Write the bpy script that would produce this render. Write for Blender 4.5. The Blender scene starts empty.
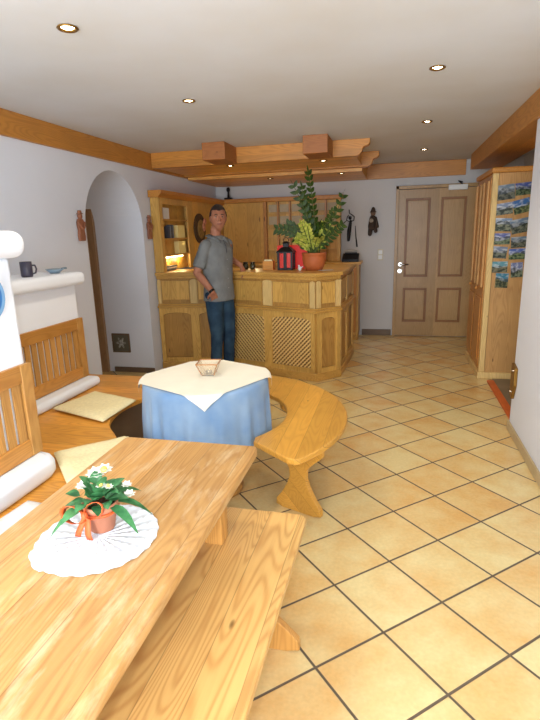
import bpy, bmesh, math, random
from mathutils import Vector, Matrix, noise as mnoise
random.seed(7)
PI = math.pi
scn = bpy.context.scene
COL = scn.collection

# ------------------------------------------------------------------ node helpers
class NT:
    def __init__(s, name, rough=0.5, spec=0.5, metal=0.0):
        s.m = bpy.data.materials.new(name); s.m.use_nodes = True
        s.t = s.m.node_tree; s.n = s.t.nodes; s.l = s.t.links
        s.b = s.n['Principled BSDF']
        s.b.inputs['Roughness'].default_value = rough
        s.b.inputs['Specular IOR Level'].default_value = spec
        s.b.inputs['Metallic'].default_value = metal
    def put(s, sock, v):
        if isinstance(v, bpy.types.NodeSocket): s.l.new(v, sock)
        else: sock.default_value = v
    def math(s, op, a, b=0.0, c=None):
        n = s.n.new('ShaderNodeMath'); n.operation = op
        s.put(n.inputs[0], a); s.put(n.inputs[1], b)
        if c is not None: s.put(n.inputs[2], c)
        return n.outputs[0]
    def obj(s):
        return s.n.new('ShaderNodeTexCoord').outputs['Object']
    def gen(s):
        return s.n.new('ShaderNodeTexCoord').outputs['Generated']
    def sep(s, v):
        n = s.n.new('ShaderNodeSeparateXYZ'); s.l.new(v, n.inputs[0]); return n.outputs
    def comb(s, x, y, z):
        n = s.n.new('ShaderNodeCombineXYZ')
        for i, v in enumerate((x, y, z)): s.put(n.inputs[i], v)
        return n.outputs[0]
    def noise(s, v, scale, detail=2.0, rough=0.5):
        n = s.n.new('ShaderNodeTexNoise')
        if v is not None: s.l.new(v, n.inputs['Vector'])
        n.inputs['Scale'].default_value = scale; n.inputs['Detail'].default_value = detail
        n.inputs['Roughness'].default_value = rough
        return n.outputs[0]
    def vor(s, v, scale):
        n = s.n.new('ShaderNodeTexVoronoi'); s.l.new(v, n.inputs['Vector']); n.inputs['Scale'].default_value = scale
        return n.outputs['Distance']
    def white(s, v):
        n = s.n.new('ShaderNodeTexWhiteNoise'); n.noise_dimensions = '3D'; s.l.new(v, n.inputs['Vector'])
        return n.outputs['Value']
    def rng(s, v, a, b, c=0.0, d=1.0, smooth=False):
        n = s.n.new('ShaderNodeMapRange')
        if smooth: n.interpolation_type = 'SMOOTHSTEP'
        s.put(n.inputs[0], v)
        for i, k in enumerate((a, b, c, d)): s.put(n.inputs[i + 1], k)
        return n.outputs[0]
    def mix(s, f, a, b, mode='MIX'):
        n = s.n.new('ShaderNodeMix'); n.data_type = 'RGBA'; n.blend_type = mode
        s.put(n.inputs[0], f)
        for k, v in ((6, a), (7, b)):
            if isinstance(v, tuple) and len(v) == 3: v = v + (1,)
            s.put(n.inputs[k], v)
        return n.outputs[2]
    def bump(s, h, strength=0.3, dist=0.01):
        n = s.n.new('ShaderNodeBump'); n.inputs['Strength'].default_value = strength
        n.inputs['Distance'].default_value = dist; s.l.new(h, n.inputs['Height'])
        s.l.new(n.outputs[0], s.b.inputs['Normal'])
    def col(s, c):
        if isinstance(c, tuple) and len(c) == 3: c = c + (1,)
        s.put(s.b.inputs['Base Color'], c)
    def emit(s, c, k):
        s.b.inputs['Emission Color'].default_value = c + (1,); s.b.inputs['Emission Strength'].default_value = k

def srgb(r, g, b):
    f = lambda c: (c / 255 / 12.92) if c / 255 <= .04045 else ((c / 255 + .055) / 1.055) ** 2.4
    return (f(r), f(g), f(b))

def wood(name, light, dark, grain='z', plank=0.12, knots=0.07, rough=0.42, ring=0.45, seam=True, fine=0.35, wash=0.0, ks=1.0):
    m = NT(name, rough, 0.4)
    x, y, z = m.sep(m.obj())
    ax = dict(x=(x, y, z), y=(y, x, z), z=(z, x, y))[grain]
    a, c, d = ax[0], m.math('ADD', ax[1], ax[2]), m.math('SUBTRACT', ax[1], ax[2])
    pc = m.math('DIVIDE', c, plank)
    idx = m.math('FLOOR', pc); fr = m.math('FRACT', pc)
    rnd = m.white(m.comb(idx, 3.1, 0.7))
    off = m.math('MULTIPLY', rnd, 17.0)
    v1 = m.comb(m.math('ADD', m.math('MULTIPLY', a, 0.55), off), m.math('MULTIPLY', c, 3.2), m.math('MULTIPLY', d, 3.2))
    n1 = m.noise(v1, 1.6, 1.0)
    rings = m.math('MULTIPLY_ADD', m.math('SINE', m.math('MULTIPLY', n1, 150.0)), 0.5, 0.5)
    rings = m.math('POWER', rings, 2.0)
    v2 = m.comb(m.math('MULTIPLY', a, 2.5), m.math('MULTIPLY', c, 90.0), m.math('MULTIPLY', d, 60.0))
    n2 = m.noise(v2, 1.0, 2.0)
    n3 = m.noise(m.obj(), 5.0, 3.0)
    f = m.math('ADD', m.math('MULTIPLY', rings, ring), m.math('MULTIPLY', m.math('SUBTRACT', n2, 0.35), fine))
    col = m.mix(f, light, dark)
    tone = m.math('ADD', m.rng(rnd, 0, 1, .84, 1.12), m.rng(n3, 0.3, 0.7, -.06, .06))
    g = m.comb(tone, tone, tone)
    col = m.mix(1.0, col, g, 'MULTIPLY')
    if knots > 0:
        v3 = m.comb(m.math('ADD', m.math('MULTIPLY', a, 1.9 * ks), off), m.math('MULTIPLY', c, 5.2 * ks), 0.0)
        dd = m.vor(v3, 1.0)
        k = m.rng(dd, knots * .35, knots * 1.15, 1.0, 0.0, True)
        col = m.mix(m.math('MULTIPLY', k, 0.8), col, tuple(t * .28 for t in dark))
    if wash > 0:  # pale patches put flash glare on the wood into its colour
        w = m.rng(m.noise(m.comb(m.math('MULTIPLY', a, 2.0), m.math('MULTIPLY', c, 9.0), 0.0), 2.0, 5.0, .65), .5, .68, 0, wash)
        col = m.mix(w, col, srgb(226, 208, 170))
    if seam:
        e = m.math('MINIMUM', fr, m.math('SUBTRACT', 1.0, fr))
        sm = m.rng(e, 0.0, 0.0022 / plank, 0.55, 0.0)
        col = m.mix(sm, col, tuple(t * .3 for t in dark))
    m.col(col)
    m.bump(n2, 0.05, 0.003)
    return m.m

def plain(name, c, rough=0.5, metal=0.0, spec=0.5, var=0.08, scale=20.0, bump=0.0, emit=None):
    m = NT(name, rough, spec, metal)
    n = m.noise(m.obj(), scale, 3.0)
    t = m.rng(n, .3, .7, 1 - var, 1 + var)
    m.col(m.mix(1.0, c, m.comb(t, t, t), 'MULTIPLY'))
    if bump: m.bump(n, bump, 0.01)
    if emit: m.emit(*emit)
    return m.m

def plaster(name, c, c2=None, blot=0.5):
    m = NT(name, 0.85, 0.2)
    n = m.noise(m.obj(), 1.3, 4.0); n2 = m.noise(m.obj(), 14.0, 4.0)
    m.col(m.mix(m.rng(n, .35, .7, 0, blot), c, c2 or tuple(t * .9 for t in c)))
    m.bump(n2, 0.10, 0.006)
    return m.m

PINE_L, PINE_D = srgb(214, 166, 92), srgb(158, 98, 38)
M = {}
M['table'] = wood('flash_washed_pine', srgb(202, 154, 92), srgb(152, 98, 46), 'y', .145, .045, .34, .3, True, .6, .45)
M['bench'] = wood('pine_bench', srgb(222, 178, 108), srgb(176, 112, 50), 'y', .122, .05, .32, .42, True, .35)
M['ring'] = wood('honey_pine_seat', srgb(216, 160, 70), srgb(172, 104, 30), 'y', .12, .04, .3, .22, True, .3)
M['seat'] = wood('orange_pine_seat', srgb(228, 162, 66), srgb(184, 108, 28), 'x', .13, .05, .36, .4, True, .3)
M['rail'] = wood('pine_backrest', srgb(200, 148, 78), srgb(160, 102, 42), 'z', .2, .03, .4, .35, False, .3)
M['railx'] = wood('pine_backrest_rail', srgb(196, 138, 66), srgb(156, 96, 36), 'y', .3, .03, .4, .35, False, .3)
M['ctr'] = wood('pine_counter', srgb(208, 164, 86), srgb(160, 108, 42), 'z', .16, .05, .4, .35, False, .25)
M['ctrx'] = wood('pine_counter_moulding', srgb(206, 158, 80), srgb(158, 104, 40), 'x', .3, .04, .4, .3, False, .25)
M['ctrpale'] = wood('pale_pine_pilaster', srgb(218, 186, 122), srgb(176, 132, 70), 'z', .2, .03, .4, .3, False, .25)
M['ctrpan'] = wood('brown_pine_panel', srgb(184, 138, 70), srgb(136, 90, 36), 'z', .3, .06, .45, .35, False, .3)
M['lat'] = wood('lattice_pine', srgb(226, 192, 124), srgb(186, 140, 74), 'z', .4, 0, .45, .2, False, .2)
M['dark'] = wood('dark_pine_backing', srgb(112, 74, 34), srgb(84, 52, 22), 'z', .3, 0, .6, .3, False, .2)
M['wallp'] = wood('knotty_pine_boards', srgb(214, 166, 80), srgb(172, 116, 42), 'z', .2, .08, .4, .35, True, .25)
M['cab'] = wood('knotty_pine_cabinet', srgb(198, 152, 92), srgb(158, 106, 54), 'z', .26, .05, .42, .35, False, .25, ks=1.1)
M['cabo'] = wood('orange_pine_cabinet', srgb(190, 132, 66), srgb(146, 90, 38), 'z', .2, .08, .35, .35, True, .25)
M['beam'] = wood('varnished_pine_beam', srgb(202, 138, 60), srgb(156, 92, 32), 'x', .5, .06, .4, .35, False, .25)
M['beamy'] = wood('varnished_pine_trim', srgb(202, 138, 60), srgb(156, 92, 32), 'y', .5, .05, .4, .35, False, .25)
M['soffit'] = wood('pine_soffit_boards', srgb(232, 174, 88), srgb(180, 114, 46), 'x', .14, .06, .4, .35, True, .25)  # boards lightened to stand in for light missing on the underside
M['stub'] = wood('red_brown_beam_end', srgb(176, 110, 54), srgb(138, 78, 32), 'x', .5, .03, .5, .3, False, .25)
M['door'] = wood('oak_door', srgb(176, 140, 88), srgb(146, 108, 62), 'z', .6, 0, .35, .25, False, .5)
M['doorf'] = wood('oak_door_moulding', srgb(140, 94, 50), srgb(112, 72, 36), 'z', .6, 0, .4, .25, False, .3)
M['jamb'] = wood('brown_door_frame', srgb(160, 124, 88), srgb(130, 96, 62), 'z', .6, .03, .45, .25, False, .3)
M['carve'] = wood('red_carved_wood', srgb(156, 100, 72), srgb(120, 70, 48), 'z', .6, 0, .5, .3, False, .3)
M['wall'] = plaster('white_plaster', srgb(228, 231, 238))
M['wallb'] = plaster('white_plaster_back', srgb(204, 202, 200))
M['ceil'] = plaster('ceiling_plaster', srgb(216, 218, 220), srgb(204, 200, 192), .6)
M['stove'] = plaster('stove_plaster', srgb(240, 244, 250), srgb(232, 238, 246))
M['blackm'] = plain('black_metal', srgb(28, 26, 26), .4, .6)
M['steel'] = plain('brushed_steel', srgb(190, 188, 184), .25, 1.0)
M['brass'] = plain('old_brass', srgb(150, 112, 52), .35, .9)
M['cream'] = plain('cream_cushion_fabric', srgb(238, 224, 176), .9, 0, .1, .06, 60, .25)
M['whitec'] = plain('white_cushion_fabric', srgb(228, 228, 226), .9, 0, .1, .04, 60, .25)
M['terra'] = plain('terracotta', srgb(186, 96, 52), .75, 0, .2, .1, 30, .1)
M['soil'] = plain('potting_soil', srgb(50, 34, 24), .95, 0, .1, .3, 60, .5)
M['red'] = plain('red_card', srgb(196, 34, 22), .5, 0, .4, .05, emit=(srgb(196, 30, 16), .25))  # faint emission gives the red bag extra light of its own
M['base'] = plain('beige_skirting_tile', srgb(190, 168, 128), .4, 0, .4, .12, 6)
M['base2'] = plain('brown_skirting_tile', srgb(112, 92, 72), .5, 0, .4, .12, 6)
M['orange'] = plain('orange_step_edge', srgb(206, 98, 40), .5, 0, .4, .1, 8)
M['slate'] = plain('grey_stone_floor', srgb(128, 112, 90), .5, 0, .4, .12, 6)
M['white'] = plain('white_plastic', srgb(228, 228, 224), .4, 0, .4, .02)
M['bulb'] = plain('lit_bulb', (1, .9, .7), .4, emit=((1.0, .86, .6), 30.0))
M['paper'] = plain('white_paper', srgb(222, 220, 212), .8, 0, .2, .03)
M['bookd'] = plain('dark_book_cover', srgb(60, 62, 68), .6)
M['bookb'] = plain('blue_grey_cover', srgb(110, 122, 134), .6)
M['green'] = None

# tiles
def tile_floor():
    m = NT('terracotta_cream_tiles', .3, .45)
    x, y, z = m.sep(m.obj())
    ph = 0.748186; S = .33; ox, oy = .244, 1.981
    c, s = math.cos(ph) / S, math.sin(ph) / S
    dx, dy = m.math('SUBTRACT', x, ox), m.math('SUBTRACT', y, oy)
    u = m.math('ADD', m.math('MULTIPLY', dx, c), m.math('MULTIPLY', dy, s))
    v = m.math('SUBTRACT', m.math('MULTIPLY', dx, s), m.math('MULTIPLY', dy, c))
    fu, fv = m.math('FRACT', u), m.math('FRACT', v)
    e = m.math('MINIMUM', m.math('MINIMUM', fu, m.math('SUBTRACT', 1.0, fu)), m.math('MINIMUM', fv, m.math('SUBTRACT', 1.0, fv)))
    g = m.rng(e, .013, .019, 1.0, 0.0)
    r = m.white(m.comb(m.math('FLOOR', u), m.math('FLOOR', v), 0.0))
    n = m.noise(m.comb(m.math('ADD', u, m.math('MULTIPLY', r, 9.0)), v, r), 1.3, 5.0, .6)
    f = m.math('ADD', m.rng(n, .32, .7, 0, 1), m.rng(r, 0, 1, -.3, .3))
    n2 = m.noise(m.obj(), 60, 3.0)
    col = m.mix(f, srgb(224, 203, 146), srgb(217, 172, 106))
    t = m.rng(n2, .3, .7, .95, 1.05)
    col = m.mix(1.0, col, m.comb(t, t, t), 'MULTIPLY')
    col = m.mix(g, col, srgb(98, 84, 66))
    m.col(col)
    m.put(m.b.inputs['Roughness'], m.rng(g, 0, 1, .22, .8))
    h = m.math('SUBTRACT', 1.0, g)
    m.bump(h, .5, .004)
    return m.m
M['tiles'] = tile_floor()

# ------------------------------------------------------------------ mesh helpers (all world coordinates)
def bm_new(): return bmesh.new()
def box(bm, x0, x1, y0, y1, z0, z1, bev=0.0):
    r = bmesh.ops.create_cube(bm, size=1.0)
    vs = r['verts']
    for v in vs:
        v.co = Vector(((x0 + x1) / 2 + v.co.x * (x1 - x0), (y0 + y1) / 2 + v.co.y * (y1 - y0), (z0 + z1) / 2 + v.co.z * (z1 - z0)))
    if bev:
        es = list({e for v in vs for e in v.link_edges})
        bmesh.ops.bevel(bm, geom=es, offset=bev, segments=2, affect='EDGES', profile=.5)
    return bm
def obox(bm, o, u, n, a0, a1, d0, d1, z0, z1, bev=0.0):
    """box in a facet frame: origin o, u along, n outward"""
    r = bmesh.ops.create_cube(bm, size=1.0)
    vs = r['verts']
    for v in vs:
        a = (a0 + a1) / 2 + v.co.x * (a1 - a0); d = (d0 + d1) / 2 + v.co.y * (d1 - d0); z = (z0 + z1) / 2 + v.co.z * (z1 - z0)
        p = o + u * a + n * d; v.co = Vector((p.x, p.y, z))
    if bev:
        es = list({e for v in vs for e in v.link_edges})
        bmesh.ops.bevel(bm, geom=es, offset=bev, segments=2, affect='EDGES', profile=.5)
    bmesh.ops.recalc_face_normals(bm, faces=bm.faces)
def prism(bm, pts, z0, z1, bev=0.0, f=None, seg=2):
    """vertical prism of an xy outline; f maps (a,b,c)->xyz for other planes"""
    f = f or (lambda a, b, c: Vector((a, b, c)))
    lo = [bm.verts.new(f(p[0], p[1], z0)) for p in pts]; hi = [bm.verts.new(f(p[0], p[1], z1)) for p in pts]
    fs = [bm.faces.new(lo[::-1]), bm.faces.new(hi)]
    n = len(pts)
    for i in range(n): fs.append(bm.faces.new((lo[i], lo[(i + 1) % n], hi[(i + 1) % n], hi[i])))
    bmesh.ops.recalc_face_normals(bm, faces=fs)
    if bev:
        es = list(set(fs[0].edges) | set(fs[1].edges))
        bmesh.ops.bevel(bm, geom=es, offset=bev, segments=seg, affect='EDGES', profile=.5)
    return bm
def lathe(bm, prof, c, n=24, closed=True):
    rings = []
    for r, z in prof:
        if r < 1e-5: rings.append([bm.verts.new((c[0], c[1], c[2] + z))])
        else: rings.append([bm.verts.new((c[0] + r * math.cos(2 * PI * i / n), c[1] + r * math.sin(2 * PI * i / n), c[2] + z)) for i in range(n)])
    for A, B in zip(rings, rings[1:]):
        for i in range(n):
            j = (i + 1) % n
            if len(A) == 1 and len(B) == 1: continue
            if len(A) == 1: bm.faces.new((A[0], B[j], B[i]))
            elif len(B) == 1: bm.faces.new((A[i], A[j], B[0]))
            else: bm.faces.new((A[i], A[j], B[j], B[i]))
    bmesh.ops.recalc_face_normals(bm, faces=bm.faces)
    return bm
def tube(bm, pts, rad, n=8, cap=True):
    pts = [Vector(p) for p in pts]
    if not isinstance(rad, (list, tuple)): rad = [rad] * len(pts)
    rings = []; up = Vector((0, 0, 1)); prev = None
    for i, p in enumerate(pts):
        t = (pts[min(i + 1, len(pts) - 1)] - pts[max(i - 1, 0)]).normalized()
        if prev is None:
            a = t.cross(up)
            if a.length < .1: a = t.cross(Vector((0, 1, 0)))
        else: a = prev - t * prev.dot(t)
        a.normalize(); prev = a; b = t.cross(a)
        rings.append([bm.verts.new(p + (a * math.cos(2 * PI * k / n) + b * math.sin(2 * PI * k / n)) * rad[i]) for k in range(n)])
    for A, B in zip(rings, rings[1:]):
        for k in range(n): bm.faces.new((A[k], A[(k + 1) % n], B[(k + 1) % n], B[k]))
    if cap: bm.faces.new(rings[0][::-1]); bm.faces.new(rings[-1])
    bmesh.ops.recalc_face_normals(bm, faces=bm.faces)
    return bm
def ell(bm, c, r, seg=20, rings=12, rot=None):
    res = bmesh.ops.create_uvsphere(bm, u_segments=seg, v_segments=rings, radius=1.0)
    for v in res['verts']:
        p = Vector((v.co.x * r[0], v.co.y * r[1], v.co.z * r[2]))
        if rot: p = rot @ p
        v.co = p + Vector(c)
    return bm
def capsule(bm, a, b, ra, rb, n=14):
    """tapered limb segment with round ends"""
    a, b = Vector(a), Vector(b); t = (b - a); L = t.length; t.normalize()
    pts, rs = [], []
    for k in range(5):
        th = PI / 2 * (1 - k / 4); pts.append(a - t * ra * math.sin(th)); rs.append(max(ra * math.cos(th), .0004))
    for k in range(5):
        th = PI / 2 * k / 4; pts.append(b + t * rb * math.sin(th)); rs.append(max(rb * math.cos(th), .0004))
    tube(bm, pts, rs, n)
def chain(bm, P, Rr, n=14):
    for i in range(len(P) - 1): capsule(bm, P[i], P[i + 1], Rr[i], Rr[i + 1], n)
def loft(bm, secs, n=28, p=2.3):
    rings = []
    for (cx, cy, z, rx, ry) in secs:
        ring = []
        for k in range(n):
            th = 2 * PI * k / n; c, s = math.cos(th), math.sin(th)
            ring.append(bm.verts.new((cx + rx * math.copysign(abs(c) ** (2 / p), c), cy + ry * math.copysign(abs(s) ** (2 / p), s), z)))
        rings.append(ring)
    for A, B in zip(rings, rings[1:]):
        for k in range(n): bm.faces.new((A[k], A[(k + 1) % n], B[(k + 1) % n], B[k]))
    bm.faces.new(rings[0][::-1]); bm.faces.new(rings[-1])
    bmesh.ops.recalc_face_normals(bm, faces=bm.faces)

# ------------------------------------------------------------------ objects
def tag(o, label, cat, group=None, kind=None):
    if label: o['label'] = label
    if cat: o['category'] = cat
    if group: o['group'] = group
    if kind: o['kind'] = kind
    return o
def thing(name, loc, label, cat, group=None, rz=0.0):
    o = bpy.data.objects.new(name, None); COL.objects.link(o)
    o.location = loc; o.rotation_euler = (0, 0, rz); o.empty_display_size = .1
    return tag(o, label, cat, group)
def wloc(p):
    v = Vector((0, 0, 0))
    while p: v += p.location; p = p.parent
    return v
def mk(name, bm, mat, parent=None, smooth=False, off=None, label=None, raw=False):
    """link a bmesh given in world coordinates as ONE mesh object; raw: coordinates already local"""
    if raw: o0 = Vector((0, 0, 0)); loc = Vector((0, 0, 0))
    elif parent is not None: o0 = wloc(parent); loc = Vector((0, 0, 0))
    elif off is not None: o0 = Vector(off); loc = o0
    else:
        xs = [v.co for v in bm.verts]
        o0 = Vector(((min(v.x for v in xs) + max(v.x for v in xs)) / 2, (min(v.y for v in xs) + max(v.y for v in xs)) / 2, min(v.z for v in xs))); loc = o0
    for v in bm.verts: v.co -= o0
    me = bpy.data.meshes.new(name); bm.to_mesh(me); bm.free()
    for mm in (mat if isinstance(mat, (list, tuple)) else [mat]): me.materials.append(mm)
    if smooth:
        for p in me.polygons: p.use_smooth = True
    o = bpy.data.objects.new(name, me); COL.objects.link(o); o.location = loc
    if parent is not None: o.parent = parent
    if label: o['label'] = label
    return o
def struct(name, bm, mat, smooth=False):
    o = mk(name, bm, mat, None, smooth, off=(0, 0, 0)); o['kind'] = 'structure'; return o
def smooth_mod(o, ang=35):
    for p in o.data.polygons: p.use_smooth = True
    m = o.modifiers.new('split', 'EDGE_SPLIT'); m.split_angle = math.radians(ang)
def dup(root, loc, label=None, rz=None, group=None):
    r = root.copy(); COL.objects.link(r); r.location = loc
    if rz is not None: r.rotation_euler = (0, 0, rz)
    if label: r['label'] = label
    if group: r['group'] = group
    for ch in list(root.children):
        c = ch.copy(); COL.objects.link(c); c.parent = r
        for g in list(ch.children):
            d = g.copy(); COL.objects.link(d); d.parent = c
    return r
def B(*a, **k): return box(bm_new(), *a, **k)

H = 2.45
# ================================================================== SETTING
bm = bm_new(); box(bm, -3.6, 1.7, -2.2, 7.9, -.1, 0); struct('floor', bm, M['tiles'])
bm = bm_new(); box(bm, -3.6, 1.7, -2.2, 7.9, H, H + .1); struct('ceiling', bm, M['ceil'])
# left wall with arched passage, prism in the y-z plane
yc, ar, zs = 4.725, .545, 1.645
out = [(-2.2, 0), (yc - ar, 0), (yc - ar, zs)]
out += [(yc - ar * math.cos(t * PI / 24), zs + ar * math.sin(t * PI / 24)) for t in range(1, 24)]
out += [(yc + ar, zs), (yc + ar, 0), (7.9, 0), (7.9, H), (-2.2, H)]
bm = prism(bm_new(), out, -3.42, -2.70, f=lambda a, b, c: Vector((c, a, b)))
bmesh.ops.triangulate(bm, faces=[f for f in bm.faces if len(f.verts) > 4])
struct('wall_left', bm, M['wall'])
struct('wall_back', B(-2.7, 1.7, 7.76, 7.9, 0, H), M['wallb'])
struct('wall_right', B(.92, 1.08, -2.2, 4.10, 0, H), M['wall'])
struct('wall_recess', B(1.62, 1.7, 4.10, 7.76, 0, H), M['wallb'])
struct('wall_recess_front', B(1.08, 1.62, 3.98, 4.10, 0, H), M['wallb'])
# skirtings
struct('baseboard_right', B(.905, .92, -2.2, 4.12, 0, .075, bev=.004), M['base'])
struct('baseboard_back', B(-.46, -.03, 7.745, 7.76, 0, .09, bev=.004), M['base2'])
struct('baseboard_arch', B(-3.22, -2.70, yc + ar - .014, yc + ar, 0, .06, bev=.003), M['base2'])
struct('baseboard_left', B(-2.70, -2.686, 3.66, yc - ar, 0, .06, bev=.003), M['base2'])
# ceiling trims
struct('trim_left', B(-2.70, -2.665, -2.2, 7.75, 2.275, H, bev=.004), M['beamy'])
struct('trim_back', B(-2.6, .9, 7.725, 7.76, 2.25, H, bev=.004), M['beam'])
struct('trim_step', B(.965, 1.03, 4.11, 5.42, 0, .022, bev=.004), M['orange'])
struct('floor_recess', B(1.03, 1.62, 4.11, 5.50, 0, .016), M['slate'])

# beams and soffit over the bar
def beam_profile(x0, x1, z0, z1, s=1):
    pts = [(x0, z0), (x1 - .14, z0)]
    # ogee end
    for k in range(1, 9):
        t = k / 8; pts.append((x1 - .14 + .07 * math.sin(t * PI / 2), z0 + .075 * (1 - math.cos(t * PI / 2))))
    pts.append((x1 - .05, z0 + .09))
    for k in range(1, 7):
        t = k / 6; pts.append((x1 - .05 + .05 * math.sin(t * PI / 2), z0 + .09 + .035 * (1 - math.cos(t * PI / 2))))
    pts += [(x1, z1), (x0, z1)]
    return pts
bb = thing('ceiling_beam', (-1.5, 5.6, 2.28), 'long front ceiling beam above the bar with scrolled right end and two short stub beams', 'beam')
bm = prism(bm_new(), beam_profile(-2.66, -.28, 2.29, H), 5.52, 5.62, bev=.004, f=lambda a, b, c: Vector((a, c, b)))
mk('beam_face', bm, M['beam'], bb)
for x0, x1 in ((-1.91, -1.67), (-.89, -.65)):
    mk('beam_stub', B(x0, x1, 5.12, 5.52, 2.285, H, bev=.006), M['stub'], bb, label='red brown square beam stub')
b2 = prism(bm_new(), beam_profile(-2.66, -.22, 2.285, H), 6.44, 6.56, bev=.004, f=lambda a, b, c: Vector((a, c, b)))
tag(mk('ceiling_beam', b2, M['beam']), 'second ceiling beam with scrolled end, set into the boarded soffit behind the front beam', 'beam')
struct('trim_soffit', B(-2.66, -.42, 5.62, 6.44, 2.30, H), M['soffit'])
struct('trim_soffit_rear', B(-2.66, -.42, 6.56, 7.72, 2.25, H), M['soffit'])
bm = B(.895, 1.25, -2.2, 7.25, 2.265, H, bev=.006)
tag(mk('ceiling_beam', bm, M['beamy']), 'wide varnished beam running along the top of the right wall toward the door', 'beam')

# ------------------------------------------------------------------ door in the back wall
dr = thing('door_1', (.54, 7.75, 0), None, None); dr['kind'] = 'structure'
mk('door_leaf', B(.03, 1.06, 7.715, 7.745, .01, 2.09, bev=.003), M['door'], dr)
for a, b, c, d in ((-.012, .03, 0, 2.14), (1.06, 1.10, 0, 2.14)):
    mk('door_frame', B(a, b, 7.69, 7.76, c, d, bev=.004), M['door'], dr)
mk('door_frame', B(-.012, 1.10, 7.69, 7.76, 2.095, 2.14, bev=.004), M['door'], dr)
for x0, x1, z0, z1 in ((.125, .46, .88, 1.97), (.60, .935, .88, 1.97), (.125, .46, .22, .72), (.60, .935, .22, .72)):
    bm = bm_new()
    w = .032
    for a, b, c, d in ((x0, x1, z0, z0 + w), (x0, x1, z1 - w, z1), (x0, x0 + w, z0 + w, z1 - w), (x1 - w, x1, z0 + w, z1 - w)):
        box(bm, a, b, 7.70, 7.716, c, d, bev=.004)
    mk('panel_moulding', bm, M['doorf'], dr)
    mk('door_panel', B(x0 + w, x1 - w, 7.707, 7.716, z0 + w, z1 - w, bev=.003), M['door'], dr)
hd = bm_new(); tube(hd, [(.075, 7.715, 1.06), (.075, 7.66, 1.06), (.09, 7.655, 1.06), (.19, 7.655, 1.06)], .011)
lathe_b = bm_new()
hb = mk('door_handle', hd, M['steel'], dr, True)
bm = bm_new(); tube(bm, [(.075, 7.714, 1.06), (.075, 7.704, 1.06)], .028, 20); mk('rosette', bm, M['steel'], hb)
bm = bm_new(); tube(bm, [(.07, 7.714, .965), (.07, 7.702, .965)], .03, 20); mk('lock', bm, M['steel'], dr)
cl = mk('door_closer', B(.68, .93, 7.64, 7.69, 2.055, 2.125, bev=.008), M['white'], dr, label='white door closer box')
bm = bm_new(); tube(bm, [(.86, 7.66, 2.125), (.80, 7.60, 2.165), (.86, 7.69, 2.155)], .008); mk('closer_arm', bm, M['blackm'], cl)

# door frame inside the arch
d2 = thing('door_2', (-3.3, yc, 0), None, None); d2['kind'] = 'structure'
mk('door_frame', B(-3.42, -3.285, yc + ar - .05, yc + ar - .001, 0, 2.0, bev=.005), M['jamb'], d2)
mk('door_frame', B(-3.42, -3.285, yc - ar + .001, yc - ar + .05, 0, 2.0, bev=.005), M['jamb'], d2)
mk('door_leaf', B(-3.40, -3.36, yc - ar + .05, yc + ar - .05, .01, 2.0, bev=.003), M['jamb'], d2)
# arched fanlight panel above the leaf
pts = [(yc - ar + .003, 2.0)]
pts = [(yc - (ar - .003) * math.cos(t * PI / 24), zs + (ar - .003) * math.sin(t * PI / 24)) for t in range(0, 25) if zs + ar * math.sin(t * PI / 24) > 2.0]
bm = prism(bm_new(), pts, -3.41, -3.36, f=lambda a, b, c: Vector((c, a, b)))
mk('fanlight_panel', bm, M['jamb'], d2)

# vent plate low in the arch reveal
def flowerplate():
    m = NT('patinated_vent_plate', .5, .4, .3)
    x, y, z = m.sep(m.gen())
    dx = m.math('SUBTRACT', x, .5); dz = m.math('SUBTRACT', z, .5)
    r = m.math('SQRT', m.math('ADD', m.math('MULTIPLY', dx, dx), m.math('MULTIPLY', dz, dz)))
    th = m.math('ARCTAN2', dz, dx)
    pet = m.math('MULTIPLY_ADD', m.math('COSINE', m.math('MULTIPLY', th, 6.0)), .1, .24)
    f = m.rng(m.math('SUBTRACT', pet, r), -.03, .03, 0, 1)
    m.col(m.mix(m.math('MULTIPLY', f, m.rng(m.noise(m.gen(), 9), .3, .6)), srgb(112, 108, 92), srgb(198, 198, 188)))
    return m.m
vp = thing('vent_plate', (-3.13, 5.25, .24), 'small square dark plate with a pale flower motif low on the arch reveal', 'vent')
mk('plate', B(-3.20, -3.005, 5.258, 5.269, .25, .455, bev=.003), flowerplate(), vp)
bm = bm_new()
for a, b, c, d in ((-3.215, -2.99, .24, .255), (-3.215, -2.99, .45, .465), (-3.215, -3.20, .255, .45), (-3.005, -2.99, .255, .45)): box(bm, a, b, 5.25, 5.269, c, d, bev=.002)
mk('frame', bm, M['base2'], vp)

# ================================================================== STOVE BLOCKS AND BUILT-IN SEAT
# built-in corner seat
cx, cy, ri, ro = -1.20, 2.88, .60, .965
def arc(r, a0, a1, n): return [(cx + r * math.cos(math.radians(a0 + (a1 - a0) * k / n)), cy + r * math.sin(math.radians(a0 + (a1 - a0) * k / n))) for k in range(n + 1)]
seat_out = [(-2.69, 3.62)] + [(-1.72, 3.62)] + arc(.545, 118, 228, 30) + [(-1.50, 2.40), (-1.42, 2.30), (-1.13, 2.22), (-1.13, -.2), (-1.685, -.2), (-1.685, 2.005), (-2.25, 2.02), (-2.69, 2.02)]
cb = thing('corner_bench', (-1.9, 2.6, 0), 'built-in orange pine corner bench curving round the blue-clothed table beside the stove', 'bench')
bm = prism(bm_new(), seat_out, .425, .46, bev=.006)
mk('seat', bm, M['seat'], cb)
base_out = [(-2.68, 3.56), (-1.80, 3.56)] + arc(.70, 128, 222, 20) + [(-1.66, 2.22), (-1.20, 2.14), (-1.20, -.15), (-1.60, -.15), (-1.60, 1.95), (-2.24, 2.03), (-2.68, 2.03)]
mk('base', prism(bm_new(), base_out, 0, .424), M['base2'], cb)

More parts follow.
